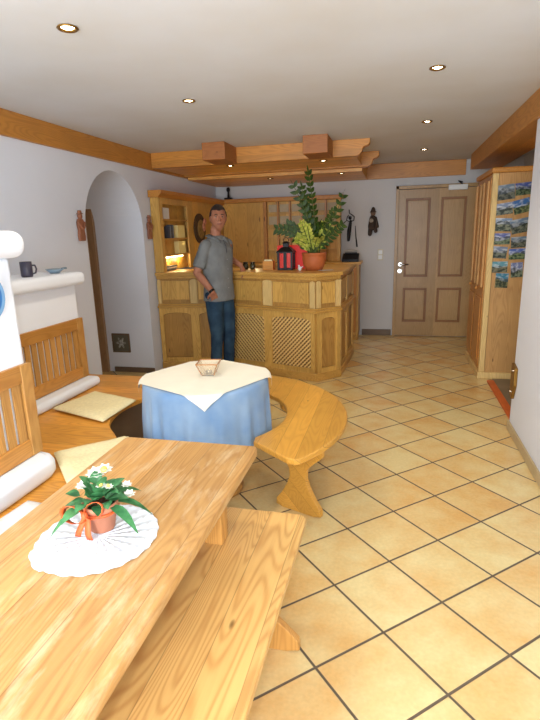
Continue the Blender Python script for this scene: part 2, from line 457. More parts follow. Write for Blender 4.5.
# far low block
fs = thing('masonry_stove', (-2.5, 2.7, 0), 'lower white masonry stove block with a rounded ledge carrying a mug and a dish', 'stove')
mk('body', B(-2.69, -2.31, 2.03, 3.36, .461, 1.235, bev=.02), M['stove'], fs)
o = mk('ledge', box(bm_new(), -2.69, -2.24, 2.03, 3.40, 1.235, 1.325), M['stove'], fs)
bv = o.modifiers.new('b', 'BEVEL'); bv.width = .035; bv.segments = 4
o = mk('plinth', box(bm_new(), -2.31, -2.19, 2.03, 3.37, .461, .53), M['stove'], fs)
bv = o.modifiers.new('b', 'BEVEL'); bv.width = .03; bv.segments = 4
# near tall block
ns = thing('masonry_stove', (-2.1, 1.4, 0), 'tall white masonry stove block at the left edge with a blue round medallion', 'stove')
bm = box(bm_new(), -2.69, -1.69, .5, 2.0, .0, 1.50)
o = mk('body', bm, M['stove'], ns); bv = o.modifiers.new('b', 'BEVEL'); bv.width = .03; bv.segments = 4
o = mk('cap', box(bm_new(), -2.69, -1.635, .5, 2.065, 1.49, 1.61), M['stove'], ns)
bv = o.modifiers.new('b', 'BEVEL'); bv.width = .055; bv.segments = 6
o = mk('plinth', prism(bm_new(), [(-1.69, .5), (-1.555, .5), (-1.555, 1.90), (-1.575, 1.955), (-1.62, 1.99), (-1.67, 2.0), (-1.69, 2.0)], .461, .555, bev=.028, seg=6), M['stove'], ns); smooth_mod(o, 50)
def medal():
    m = NT('blue_ceramic', .2, .5)
    x, y, z = m.sep(m.gen())
    dy = m.math('SUBTRACT', y, .5); dz = m.math('SUBTRACT', z, .5)
    r = m.math('SQRT', m.math('ADD', m.math('MULTIPLY', dy, dy), m.math('MULTIPLY', dz, dz)))
    m.col(m.mix(m.rng(r, .40, .43), srgb(58, 118, 182), srgb(126, 170, 210)))
    return m.m
bm = bm_new(); tube(bm, [(-1.69, 1.80, 1.335), (-1.670, 1.80, 1.335)], .105, 36)
mk('medallion', bm, medal(), ns, label='round blue ceramic medallion')
# slatted backrests
def backrest(label, X, y0, y1, z0, z1, th, nslat):
    t = thing('slatted_backrest', (X, (y0 + y1) / 2, z0), label, 'backrest')
    ph, pw = .06, .07
    mk('post', B(X - th, X, y1 - pw, y1, z0, z1, bev=.004), M['rail'], t)
    mk('post', B(X - th, X, y0, y0 + pw, z0, z1, bev=.004), M['rail'], t)
    mk('top_rail', B(X - th, X - .003, y0 + pw, y1 - pw, z1 - .085, z1, bev=.004), M['railx'], t)
    mk('bottom_rail', B(X - th, X - .003, y0 + pw, y1 - pw, z0, z0 + .085, bev=.004), M['railx'], t)
    L = (y1 - pw) - (y0 + pw); p = L / nslat; gap = .018 if z0 < .54 else .022
    for i in range(nslat):
        a = y0 + pw + i * p
        mk('slat', B(X - th + .004, X - .012, a + gap / 2, a + p - gap / 2, z0 + .085, z1 - .085), M['rail'], t)
    return t
backrest('far slatted pine backrest fixed to the lower white stove block', -2.285, 2.38, 3.36, .531, .985, .024, 13)
backrest('near slatted pine backrest fixed to the tall white stove block', -1.664, 1.10, 1.995, .556, 1.005, .025, 11)

# items on the ledge
mg = thing('mug', (-2.37, 2.93, 1.325), 'dark blue grey mug standing on the white stove ledge', 'mug')
mugm = plain('dark_mug_glaze', srgb(62, 60, 78), .3)
mk('body', lathe(bm_new(), [(0, 0), (.034, 0), (.038, .01), (.038, .10), (.034, .10), (.033, .012), (0, .01)], (-2.37, 2.93, 1.326)), mugm, mg, True)
bm = bm_new(); tube(bm, [(-2.34, 2.955, 1.40), (-2.335, 2.972, 1.40), (-2.332, 2.98, 1.375), (-2.335, 2.972, 1.35), (-2.345, 2.955, 1.345)], .006); mk('handle', bm, mugm, mg, True)
ds = thing('dish', (-2.37, 3.24, 1.325), 'shallow blue grey dish on the corner of the white stove ledge', 'dish')
dm = plain('blue_dish_glaze', srgb(130, 152, 168), .3)
mk('bowl', lathe(bm_new(), [(0, 0), (.03, 0), (.065, .03), (.06, .032), (.03, .008), (0, .006)], (-2.37, 3.22, 1.326)), dm, ds, True)
bm = bm_new(); tube(bm, [(-2.345, 3.265, 1.352), (-2.335, 3.285, 1.358), (-2.33, 3.30, 1.357)], [.01, .007, .009]); mk('handle', bm, dm, ds, True)

# cushions
def cushion(corners, th, mat, label):
    A, Bc, C, D = [Vector((c[0], c[1], 0)) for c in corners]
    bm = bm_new(); n = 16
    def grid(sign):
        g = []
        for i in range(n + 1):
            row = []
            for j in range(n + 1):
                u, v = i / n, j / n
                uu, vv = .5 + (u - .5) * (1 - .06 * (1 - (2 * v - 1) ** 2) * 0), v
                p = A * (1 - uu) * (1 - vv) + Bc * uu * (1 - vv) + C * uu * vv + D * (1 - uu) * vv
                e = min(u, 1 - u, v, 1 - v)
                b = min(1, e / .22); b = math.sqrt(max(0, 1 - (1 - b) ** 2))
                q = mnoise.noise(Vector((p.x * 9, p.y * 9, 3))) * .006 * b
                z = .4615 + th * .42 + sign * (th * .42 * b + th * .08) * (1 if sign > 0 else .95) + (q if sign > 0 else 0)
                row.append(bm.verts.new((p.x, p.y, max(z, .4612))))
            g.append(row)
        return g
    T, Bm = grid(1), grid(-1)
    for g in (T, Bm):
        for i in range(n):
            for j in range(n): bm.faces.new((g[i][j], g[i + 1][j], g[i + 1][j + 1], g[i][j + 1]))
    rim = [(i, 0) for i in range(n)] + [(n, j) for j in range(n)] + [(i, n) for i in range(n, 0, -1)] + [(0, j) for j in range(n, 0, -1)]
    for k in range(len(rim)):
        a, b = rim[k], rim[(k + 1) % len(rim)]
        bm.faces.new((T[a[0]][a[1]], T[b[0]][b[1]], Bm[b[0]][b[1]], Bm[a[0]][a[1]]))
    bmesh.ops.recalc_face_normals(bm, faces=bm.faces)
    tag(mk('seat_cushion', bm, mat, None, True), label, 'cushion')
cushion([(-2.17, 2.74), (-2.09, 3.12), (-1.69, 2.98), (-1.70, 2.58)], .045, M['cream'], 'cream seat cushion on the corner bench before the far slatted backrest')
cushion([(-1.70, 2.11), (-1.42, 2.38), (-1.16, 2.12), (-1.42, 1.82)], .05, M['cream'], 'cream seat cushion on the bench just behind the long table end')
cushion([(-1.53, 1.30), (-1.50, 1.66), (-1.16, 1.62), (-1.18, 1.26)], .045, M['whitec'], 'white seat cushion partly under the left edge of the long table')

# ================================================================== LONG TABLE + BENCH
lt = thing('dining_table', (-.79, .8, 0), 'long pine dining table with painted flash wash and a white doily, in the foreground', 'table')
def rr(x0, x1, y0, y1, r=.03, n=5):
    pts = []
    for (px, py, a) in ((x1 - r, y1 - r, 0), (x0 + r, y1 - r, 90), (x0 + r, y0 + r, 180), (x1 - r, y0 + r, 270)):
        for k in range(n + 1):
            t = math.radians(a + 90 * k / n); pts.append((px + r * math.cos(t), py + r * math.sin(t)))
    return pts
mk('table_top', prism(bm_new(), rr(-1.07, -.50, -.25, 1.78, .02), .72, .76, bev=.007), M['table'], lt)
mk('apron', B(-1.0, -.57, 1.62, 1.645, .63, .72), M['railx'], lt)
mk('apron', B(-.60, -.575, .05, 1.62, .63, .72), M['railx'], lt)
mk('apron', B(-.995, -.97, .05, 1.62, .63, .72), M['railx'], lt)
mk('apron', B(-1.0, -.57, .02, .05, .63, .72), M['railx'], lt)
for x in (-.985, -.655):
    for y in (.06, 1.55):
        mk('leg', B(x, x + .07, y, y + .07, 0, .63, bev=.005), M['rail'], lt)
bn = thing('wooden_bench', (-.49, .85, 0), 'straight pine bench with knotty seat drawn half under the long table', 'bench')
mk('seat', prism(bm_new(), rr(-.68, -.312, -.15, 1.815, .035), .425, .46, bev=.008), M['bench'], bn)
def trestle(bm, o, u, n, w, z1, t=.035, waist=.05, foot=None, wing=None):
    """baroque board leg: outline in (u,z)"""
    foot = foot or w * .5; wing = wing or w * .5
    half = [(foot * .72, 0), (foot, .012), (foot * .98, .05), (foot * .72, .10), (waist * 1.25, .17), (waist * .95, .215), (waist, .26), (waist * 1.3, .29), (wing * .72, .335), (wing * .95, .37), (wing, z1)]
    pts = [(a, z) for a, z in half] + [(-a, z) for a, z in half[::-1]]
    prism(bm, pts, -t / 2, t / 2, bev=.004, f=lambda a, b, c: Vector((o.x + u.x * a + n.x * c, o.y + u.y * a + n.y * c, b)))
for y in (1.60, .15):
    bm = bm_new(); trestle(bm, Vector((-.495, y, 0)), Vector((1, 0, 0)), Vector((0, 1, 0)), .34, .425, foot=.185)
    mk('leg', bm, M['rail'], bn)
mk('stretcher', B(-.51, -.48, .16, 1.60, .20, .26, bev=.004), M['railx'], bn)

# curved bench
cvb = thing('curved_bench', (cx + .6, cy, 0), 'curved honey pine bench half encircling the round blue-clothed table', 'bench')
a0, a1 = -39, 93
ri, ro = .572, .95
ring = arc(ro, a0 + 3, a1, 40) + arc(ri, a1, a0 + 4, 30)
# rounded near-end corners
e0 = arc(ri, a0 + 1, a0 + 1, 0) if False else []
ring += [(cx + (ri + .04) * math.cos(math.radians(a0)), cy + (ri + .04) * math.sin(math.radians(a0))),
         (cx + (ro - .05) * math.cos(math.radians(a0)), cy + (ro - .05) * math.sin(math.radians(a0))),
         (cx + (ro - .015) * math.cos(math.radians(a0 + 1)), cy + (ro - .015) * math.sin(math.radians(a0 + 1)))]
mk('seat', prism(bm_new(), ring, .425, .46, bev=.008, seg=3), M['ring'], cvb)
for ang in (-22, 40, 86):
    r = math.radians(ang); u = Vector((math.cos(r), math.sin(r), 0)); n = Vector((-math.sin(r), math.cos(r), 0))
    bm = bm_new(); trestle(bm, Vector((cx, cy, 0)) + u * (ri + ro) / 2, u, n, .32, .425, foot=.15, waist=.055, wing=.165)
    mk('leg', bm, M['ring'], cvb)

# round table with two cloths
TX, TY, TR, TZ = -1.09, 2.77, .370, .735
rt = thing('round_table', (TX, TY, 0), 'small round pedestal table hidden under blue and white cloths', 'table')
mk('table_top', lathe(bm_new(), [(0, -.03), (TR - .01, -.03), (TR - .003, -.015), (TR - .01, 0), (0, 0)], (TX, TY, TZ - .004), 40), M['rail'], rt)
mk('pedestal', lathe(bm_new(), [(0, 0), (.2, 0), (.2, .03), (.06, .06), (.04, .2), (.055, .4), (.04, .6), (.10, .70), (0, .70)], (TX, TY, 0), 24), M['rail'], rt, True)
def cloth(rad, z, drop, fold, nf, seed, sq=False):
    bm = bm_new(); n = 160
    rings = [[bm.verts.new((TX, TY, z))]]
    def ring(fr, fz, amp):
        L = []
        for k in range(n):
            th = 2 * PI * k / n
            w = math.sin(nf * th + 1.3 * math.sin(3 * th + seed)) * .6 + .4 * math.sin(nf * 1.7 * th + seed)
            r = fr + amp * w
            L.append(bm.verts.new((TX + r * math.cos(th), TY + r * math.sin(th), fz)))
        return L
    for f in (.3, .6, .85, .97): rings.append(ring(rad * f, z, 0))
    rings.append(ring(rad * .995, z - .004, 0)); rings.append(ring(rad + .005, z - .02, 0))
    m = 14
    for k in range(1, m + 1):
        t = k / m; rings.append(ring(rad + .006 + .012 * t ** .8, z - .02 - (drop - .02) * t, fold * min(1, t * 1.6)))
    for A, C in zip(rings, rings[1:]):
        for i in range(n):
            j = (i + 1) % n
            if len(A) == 1: bm.faces.new((A[0], C[i], C[j]))
            else: bm.faces.new((A[i], C[i], C[j], A[j]))
    bmesh.ops.recalc_face_normals(bm, faces=bm.faces)
    return bm
def fabric(name, c, c2, weave=260):
    m = NT(name, .85, .15)
    n = m.noise(m.obj(), 6, 3); w = m.noise(m.obj(), weave, 1)
    m.col(m.mix(m.rng(n, .3, .7), c, c2)); m.bump(w, .15, .002); m.b.inputs['Sheen Weight'].default_value = .2
    return m.m
o = mk('tablecloth', cloth(TR, TZ + .002, .36, .013, 17, .4), fabric('blue_cloth', srgb(104, 136, 172), srgb(134, 158, 182)), None, True)
tag(o, 'pale blue floor-length tablecloth falling in folds round the round table', 'tablecloth')
# white square overcloth with a corner hanging towards the viewer
bm = bm_new(); n = 60; hs = .338; ang = math.radians(-71)   # corner direction
G = []
R1 = TR + .012
for i in range(n + 1):
    row = []
    for j in range(n + 1):
        a, b = (i / n * 2 - 1) * hs, (j / n * 2 - 1) * hs
        q = math.radians(45)
        c, s = math.cos(ang - q), math.sin(ang - q)
        x, y = a * c - b * s, a * s + b * c
        r = math.hypot(x, y)
        if r <= R1: p = (TX + x, TY + y, TZ + .007)
        else:
            d = r - R1; th = math.atan2(y, x)
            bend = min(d, .02); rr_ = R1 + bend * .6 + .06 * max(0, d - .02); zz = TZ + .007 - (max(0, d - .004)) * .97
            rr_ += .006 * math.sin(th * 17) * min(1, d / .1)+.004
            p = (TX + rr_ * x / r, TY + rr_ * y / r, zz)
        row.append(bm.verts.new(p))
    G.append(row)
for i in range(n):
    for j in range(n): bm.faces.new((G[i][j], G[i + 1][j], G[i + 1][j + 1], G[i][j + 1]))
bmesh.ops.recalc_face_normals(bm, faces=bm.faces)
o = mk('tablecloth', bm, fabric('white_cloth', srgb(236, 228, 206), srgb(226, 220, 200)), None, True)
tag(o, 'white square overcloth with its pointed corner hanging down the front of the blue cloth', 'tablecloth')
# square glass candle holder
CX, CY, CZ = -1.075, 2.79, TZ + .0085
ch = thing('candle_holder', (CX, CY, CZ), 'small square glass candle bowl with amber rim on the white cloth', 'candle holder')
gm = NT('clear_glass', .05, .5); gm.b.inputs['Transmission Weight'].default_value = .85; gm.col(srgb(250, 240, 222)); gm.b.inputs['IOR'].default_value = 1.3
amber = plain('amber_rim', srgb(176, 116, 62), .3)
def sqloft(bm, secs, c, rot):
    rings = []
    for h, z in secs:
        rings.append([bm.verts.new((c[0] + h * math.sqrt(2) * math.cos(rot + PI / 4 + k * PI / 2), c[1] + h * math.sqrt(2) * math.sin(rot + PI / 4 + k * PI / 2), c[2] + z)) for k in range(4)])
    for A, Bq in zip(rings, rings[1:]):
        for k in range(4): bm.faces.new((A[k], A[(k + 1) % 4], Bq[(k + 1) % 4], Bq[k]))
    bm.faces.new(rings[0][::-1]); bm.faces.new(rings[-1]); bmesh.ops.recalc_face_normals(bm, faces=bm.faces)
bm = bm_new(); sqloft(bm, [(.036, 0), (.064, .075), (.060, .075), (.032, .008)], (CX, CY, CZ), .15); mk('glass_bowl', bm, gm.m, ch)
bm = bm_new()
cs = [Vector((CX + .064 * 1.414 * math.cos(.15 + PI / 4 + k * PI / 2), CY + .064 * 1.414 * math.sin(.15 + PI / 4 + k * PI / 2), CZ + .077)) for k in range(4)]
cb_ = [Vector((CX + .037 * 1.414 * math.cos(.15 + PI / 4 + k * PI / 2), CY + .037 * 1.414 * math.sin(.15 + PI / 4 + k * PI / 2), CZ + .004)) for k in range(4)]
for k in range(4): tube(bm, [cs[k], cs[(k + 1) % 4]], .0032, 6); tube(bm, [cs[k], cb_[k]], .002, 6)
mk('rim', bm, amber, ch)
cn = mk('tealight', lathe(bm_new(), [(0, 0), (.019, 0), (.019, .016), (.017, .016), (.017, .012), (0, .012)], (CX, CY, CZ + .009)), M['steel'], None, True)
tag(cn, 'silver tealight inside the square glass bowl', 'candle')

# doily
def doilym():
    m = NT('crochet_doily', .9, .1)
    x, y, z = m.sep(m.obj())
    th = m.math('ARCTAN2', y, x); r = m.math('SQRT', m.math('ADD', m.math('MULTIPLY', x, x), m.math('MULTIPLY', y, y)))
    w = m.math('MULTIPLY_ADD', m.math('SINE', m.math('MULTIPLY', th, 22.0)), .5, .5)
    w2 = m.math('MULTIPLY_ADD', m.math('SINE', m.math('MULTIPLY', r, 240.0)), .5, .5)
    hole = m.math('MULTIPLY', m.math('POWER', w, 8.0), m.math('POWER', w2, 2.0))
    m.col(m.mix(m.math('MULTIPLY', hole, .6), srgb(222, 226, 232), srgb(150, 144, 132)))
    m.bump(m.math('ADD', w, m.math('MULTIPLY', w2, .4)), .5, .004)
    return m.m
bm = bm_new(); DX, DY = -.782, 1.10; n = 120
c0 = bm.verts.new((DX, DY, .764)); prev = None; rings = []
for f in (.3, .6, .85, 1.0):
    L = []
    for k in range(n):
        th = 2 * PI * k / n
        r = (.165 + .004 * abs(math.sin(11 * th))) * f
        step = .006 * f if -2.6 < ((th + PI) % (2 * PI) - PI) < -1.9 else 0
        L.append(bm.verts.new((DX + (r * .98 + step) * math.cos(th), DY + (r * 1.02 + step * 2) * math.sin(th), .7635 + .0016 * math.sin(22 * th) * f + (.0 if f < 1 else -.001))))
    rings.append(L)
for i in range(n): bm.faces.new((c0, rings[0][i], rings[0][(i + 1) % n]))
for A, Bq in zip(rings, rings[1:]):
    for i in range(n): bm.faces.new((A[i], Bq[i], Bq[(i + 1) % n], A[(i + 1) % n]))
o = mk('doily', bm, doilym(), None, True, off=(DX, DY, .762))
tag(o, 'round white crocheted doily lying on the long pine table', 'doily')

# flower pot on the doily
FX, FY, FZ = -.79, 1.14, .766
fp = thing('flower_pot', (FX, FY, FZ), 'small terracotta pot of green leaves and white flowers with an orange bow, on the doily', 'flower pot')
mk('pot', lathe(bm_new(), [(0, 0), (.027, 0), (.036, .052), (.040, .052), (.041, .066), (.036, .066), (.034, .055), (0, .055)], (FX, FY, FZ), 28), plain('pink_terracotta', srgb(206, 132, 98), .7, var=.1), fp, True)
mk('soil', lathe(bm_new(), [(0, .058), (.034, .057), (.034, .050), (0, .05)], (FX, FY, FZ), 20), M['soil'], fp)
def leafmat(name, c, c2, rough=.4):
    m = NT(name, rough, .25); n = m.noise(m.obj(), 40, 2)
    m.col(m.mix(m.rng(n, .35, .65), c, c2)); return m.m
def leaf(bm, p, d, L, W, up=Vector((0, 0, 1)), droop=.25, n=6, cup=.15, mi=0):
    d = d.normalized(); s = d.cross(up)
    if s.length < .05: s = d.cross(Vector((1, 0, 0)))
    s.normalize(); nrm = s.cross(d)
    rows = []
    for i in range(n + 1):
        t = i / n; w = W * math.sin(PI * min(1, t ** .75)) * .5 + .0004
        c = p + d * (L * t) - Vector((0, 0, 1)) * droop * L * t * t
        rows.append([bm.verts.new(c - s * w + nrm * cup * w), bm.verts.new(c), bm.verts.new(c + s * w + nrm * cup * w)])
    for A, C in zip(rows, rows[1:]):
        for k in range(2):
            f = bm.faces.new((A[k], A[k + 1], C[k + 1], C[k])); f.material_index = mi
g1 = leafmat('bright_leaf', srgb(48, 104, 62), srgb(78, 138, 84))
bm = bm_new(); base = Vector((FX, FY, FZ + .058))
for k in range(46):
    th = random.uniform(0, 2 * PI); el = random.uniform(.15, 1.3)
    d = Vector((math.cos(th) * math.cos(el), math.sin(th) * math.cos(el), math.sin(el)))
    st = base + d * random.uniform(.015, .05)
    leaf(bm, st, d, random.uniform(.035, .06), random.uniform(.024, .036), droop=random.uniform(.2, .6))
for th in (-2.3, -.3, .4, 2.2):
    d = Vector((math.cos(th), math.sin(th), .15)); leaf(bm, base + d * .03, d, .085, .026, droop=.7)
mk('leaves', bm, g1, fp, True)
fl_w = plain('white_petals', srgb(238, 238, 226), .7, var=.03)
yel = plain('yellow_centre', srgb(226, 196, 90), .7)
for (dx, dy, dz, r, kind) in ((-.022, .03, .112, .026, 0), (-.002, .035, .122, .022, 1), (.012, -.005, .105, .014, 2), (.028, .0, .102, .011, 2), (-.045, .01, .09, .02, 0), (.058, .03, .07, .016, 0), (.045, .045, .085, .014, 0)):
    bm = bm_new(); c = Vector((FX + dx, FY + dy, FZ + dz))
    for q in range(2):
        for k in range(7):
            th = 2 * PI * k / 7 + q * .4; d = Vector((math.cos(th), math.sin(th) * .8 - .2, .35 + q * .5)); leaf(bm, c, d, r, r * .75, droop=.1, n=4)
    f = mk('flower', bm, fl_w, fp, True)
    if kind: mk('flower_centre', ell(bm_new(), c + Vector((0, -.003, .007)), (r * .35,) * 3, 10, 8), yel, f, True)
# bow
rib = plain('orange_ribbon', srgb(214, 92, 40), .55, var=.12, scale=60)
bm = bm_new(); kc = Vector((FX - .008, FY - .042, FZ + .058))
def strip(bm, pts, w, axis):
    L = [(bm.verts.new(Vector(p) - axis * w / 2), bm.verts.new(Vector(p) + axis * w / 2)) for p in pts]
    for A, C in zip(L, L[1:]): bm.faces.new((A[0], A[1], C[1], C[0]))
for s in (-1, 1):
    pts = []
    for k in range(13):
        t = k / 12 * 2 * PI
        pts.append(kc + Vector((s * .026 * (1 - math.cos(t)) , -.006 - .006 * math.sin(t / 2), .021 * math.sin(t) + s * .004 + .011 * (1 - math.cos(t)) * (1 if s > 0 else .3))))
    strip(bm, pts, .017, Vector((s * .25, -.8, .45)).normalized())
for s, L in ((-1, .055), (.25, .06)):
    pts = [kc + Vector((s * .012 * t * 2, -.006 + .004 * math.sin(6 * t), -L * t)) for t in (0, .25, .5, .75, 1)]
    strip(bm, pts, .015, Vector((1, 0, 0)))
ell(bm, kc + Vector((0, -.008, 0)), (.008, .007, .009), 12, 8)
o = mk('ribbon_bow', bm, rib, fp, True); sm = o.modifiers.new('s', 'SOLIDIFY'); sm.thickness = .0012
bm = bm_new()
tube(bm, [(FX + .0385 * math.cos(t / 16 * 2 * PI), FY + .0385 * math.sin(t / 16 * 2 * PI), FZ + .047) for t in range(17)], .0035, 6, cap=False)
mk('ribbon_band', bm, rib, fp, True)
for _c in fp.children_recursive:
    if _c.type == 'MESH':
        for _v in _c.data.vertices: _v.co *= 1.25

# ================================================================== RECEPTION COUNTER
P = [Vector(p) for p in ((-2.69, 5.49, 0), (-1.87, 5.60, 0), (-.785, 5.20, 0), (-.57, 5.42, 0), (-.52, 6.50, 0))]
CH = 1.15
rc = thing('reception_counter', (-1.6, 5.6, 0), 'angular pine reception counter with lattice panels in front of the man', 'counter')
inner = [(-.93, 6.55), (-.95, 5.66), (-1.95, 6.05), (-2.69, 5.88)]
outl = [(p.x, p.y) for p in P] + inner
def inset(pts, k):  # shift front vertices inward a little
    return pts
mk('carcass', prism(bm_new(), outl, 0, CH - .04), M['dark'], rc)
def facet(i, under, panels, up_n, name=None):
    a, b = P[i], P[i + 1]; u = (b - a); L = u.length; u.normalize(); n = Vector((u.y, -u.x, 0))
    return a, u, n, L
def offs(d):  # offset polyline of the front outline
    N = []
    for i in range(4):
        u = (P[i + 1] - P[i]).normalized(); N.append(Vector((u.y, -u.x, 0)))
    out = [P[0] + N[0] * d]
    for i in range(1, 4):
        bsec = (N[i - 1] + N[i]); bsec = bsec / (bsec.length ** 2) * 2
        out.append(P[i] + bsec * d)
    out.append(P[4] + N[3] * d)
    out[0].x = -2.69
    return out
def band(d, z0, z1, bev, name, mat, label=None):
    o1 = offs(d); o2 = offs(-.06)
    pts = [(p.x, p.y) for p in o1] + [(p.x, p.y) for p in o2[::-1]]
    mk(name, prism(bm_new(), pts, z0, z1, bev=bev), mat, rc, label=label)
band(.035, 0, .085, .008, 'plinth', M['ctrx'])
band(.045, .735, .765, .008, 'ledge_moulding', M['ctrx'])
band(.030, .765, .785, .005, 'ledge_moulding', M['ctrx'])
band(.02, CH - .075, CH - .04, .006, 'cornice', M['ctrx'])
ot = offs(.045)
top = [(p.x, p.y) for p in ot] + [(-.98, 6.57), (-1.0, 5.72), (-1.95, 6.12), (-2.69, 5.93)]
mk('counter_top', prism(bm_new(), top, CH - .04, CH, bev=.008), M['ctrx'], rc)
def ar_panel(a, u, n, a0, a1, z0, z1, mat, arch=.05, d=.012):
    pts = [(a0, z0), (a1, z0), (a1, z1 - arch)] + [(a0 + (a1 - a0) * (.5 + .5 * math.cos(t * PI / 10)), z1 - arch + arch * math.sin(t * PI / 10)) for t in range(1, 10)] + [(a0, z1 - arch)]
    return prism(bm_new(), pts, -.0, d, bev=.003, f=lambda q, z, c: Vector((a.x + u.x * q + n.x * c, a.y + u.y * q + n.y * c, z)))
def frame_face(i, divs, lower, upper, pil=.085, st=.05):
    """divs: list of u-fractions bounding panels; lower[k] in 'lat','pan'"""
    a, u, n, L = facet(i, 0, 0, 0)
    F = .022
    for k, (s0, s1) in enumerate(zip(divs, divs[1:])):
        q0, q1 = s0 * L, s1 * L
        # lower frame
        bm = bm_new()
        obox(bm, a, u, n, q0, q0 + st, 0, F, .085, .735, bev=.003); obox(bm, a, u, n, q1 - st, q1, 0, F, .085, .735, bev=.003)
        obox(bm, a, u, n, q0 + st, q1 - st, 0, F, .085, .14, bev=.003)
        # arched top rail
        w = (q1 - q0) - 2 * st; pts = [(q0 + st, .735), (q0 + st, .645)] + [(q0 + st + w * (.5 - .5 * math.cos(t * PI / 12)), .645 + .035 * math.sin(t * PI / 12)) for t in range(1, 12)] + [(q1 - st, .645), (q1 - st, .735)]
        prism(bm, pts, 0, F, f=lambda q, z, c: Vector((a.x + u.x * q + n.x * c, a.y + u.y * q + n.y * c, z)))
        mk('panel_frame', bm, M['ctr'], rc)
        if lower[k] == 'lat':
            bm = bm_new(); x0, x1, z0, z1 = q0 + st, q1 - st, .14, .675
            W, Hh = x1 - x0, z1 - z0; step = .047
            bm2 = bm_new()
            for sgn in (1, -1):
                t = -Hh
                while t < W:
                    # line x = t + s, z = s (or mirrored)
                    s_a = max(0, -t); s_b = min(Hh, W - t)
                    if s_b - s_a > .015:
                        pa = Vector((t + s_a, s_a)); pb = Vector((t + s_b, s_b))
                        if sgn > 0: pa.x = W - pa.x; pb.x = W - pb.x
                        dv = (pb - pa).normalized(); nv = Vector((-dv.y, dv.x)) * .0075
                        rear = (sgn > 0) == (k == 1); dep = (.004, .010) if rear else (.010, .017)
                        quad = [(x0 + q.x, z0 + q.y) for q in (pa - nv, pb - nv, pb + nv, pa + nv)]
                        prism(bm2 if rear else bm, quad, dep[0], dep[1], f=lambda q, z, c: Vector((a.x + u.x * q + n.x * c, a.y + u.y * q + n.y * c, z)))
                    t += step
            lp = mk('lattice_panel', bm, M['lat'], rc, label='diagonal pine lattice panel'); mk('rear_strips', bm2, M['ctrpan'], lp)
        else:
            mk('panel', ar_panel(a, u, n, q0 + st + .001, q1 - st - .001, .141, .675, M['ctrpan'], .035, .008), M['ctrpan'], rc)
        # upper: pilaster halves and panel
        bm = bm_new()
        obox(bm, a, u, n, q0, q1, -.01, .006, .785, CH - .075)
        mk('upper_board', bm, M['ctrpan'], rc)
        bm = bm_new(); pw = pil / 2
        obox(bm, a, u, n, q0 + pw + .012, q1 - pw - .012, .005, .016, .83, CH - .10, bev=.004)
        mk('upper_panel', bm, M['ctr'], rc)
    for k, s0 in enumerate(divs):
        q = s0 * L
        lo, hi = q - pil / 2, q + pil / 2
        if k == 0: lo = q
        if k == len(divs) - 1: hi = q
        hh = CH - .078
        r = (hi - lo) / 2
        pts = [(lo, .787), (hi, .787), (hi, hh - .03)] + [(lo + (hi - lo) * (.5 + .5 * math.cos(t * PI / 8)), hh - .03 + .025 * math.sin(t * PI / 8)) for t in range(1, 8)] + [(lo, hh - .03)]
        mk('pilaster', prism(bm_new(), pts, 0, .022, bev=.003, f=lambda qq, z, c: Vector((a.x + u.x * qq + n.x * c, a.y + u.y * qq + n.y * c, z))), M['ctrpale'], rc)
frame_face(0, [0, .52, 1], ['pan', 'pan'], 0)
frame_face(1, [0, .49, 1.0], ['lat', 'lat'], 0, .12)
frame_face(2, [0, 1], ['pan'], 0, .11, .06)
frame_face(3, [0, .5, 1], ['pan', 'pan'], 0, .12, .07)

# back desk along the back wall
bd = thing('back_desk', (-1.5, 7.5, 0), 'pine desk cabinet against the back wall behind the counter', 'desk')
mk('carcass', B(-2.56, -.49, 7.33, 7.72, .08, 1.09), M['ctr'], bd)
mk('plinth', B(-2.56, -.50, 7.34, 7.72, 0, .08), M['ctrx'], bd)
mk('desk_top', B(-2.56, -.46, 7.29, 7.72, 1.09, 1.125, bev=.006), M['ctrx'], bd)
mk('door', B(-.85, -.52, 7.31, 7.329, .12, 1.05, bev=.004), M['cabo'], bd)
mk('door', B(-1.2, -.87, 7.31, 7.329, .12, 1.05, bev=.004), M['cabo'], bd)

# panelled back wall with key rack
kr = thing('key_rack', (-1.6, 7.7, 1.125), 'tall pine board wall with rows of open key pigeonholes behind the potted plant', 'shelf')
mk('back_boards', B(-2.584, -.78, 7.70, 7.722, 1.126, 2.0), M['wallp'], kr)
mk('cornice', B(-2.53, -.74, 7.60, 7.722, 2.0, 2.06, bev=.01), M['beam'], kr)
mk('side_post', B(-.83, -.78, 7.60, 7.70, 1.126, 2.0, bev=.004), M['ctr'], kr)
mk('side_post', B(-1.93, -1.88, 7.60, 7.70, 1.126, 2.0, bev=.004), M['cabo'], kr)
xs = [-1.71, -1.53, -1.35, -1.18, -1.0]
for x in xs: mk('divider', B(x - .012, x + .012, 7.62, 7.70, 1.126, 2.0), M['cabo'], kr)
pal = plain('pale_slot_back', srgb(186, 168, 136), .7)
for j, z in enumerate((1.30, 1.48, 1.66, 1.84)):
    lo = -1.88
    for x in xs + [-.83]:
        mk('slot_shelf', B(lo + (0.012 if lo > -1.87 else 0), x - (0.012 if x < -.9 else 0), 7.64, 7.70, z - .008, z + .004), M['ctr'], kr)
        if j in (2, 3) : mk('slot_back', B(lo + .02, x - .02, 7.690, 7.699, z + .012, z + (.13 if j == 2 else .12)), pal, kr)
        lo = x
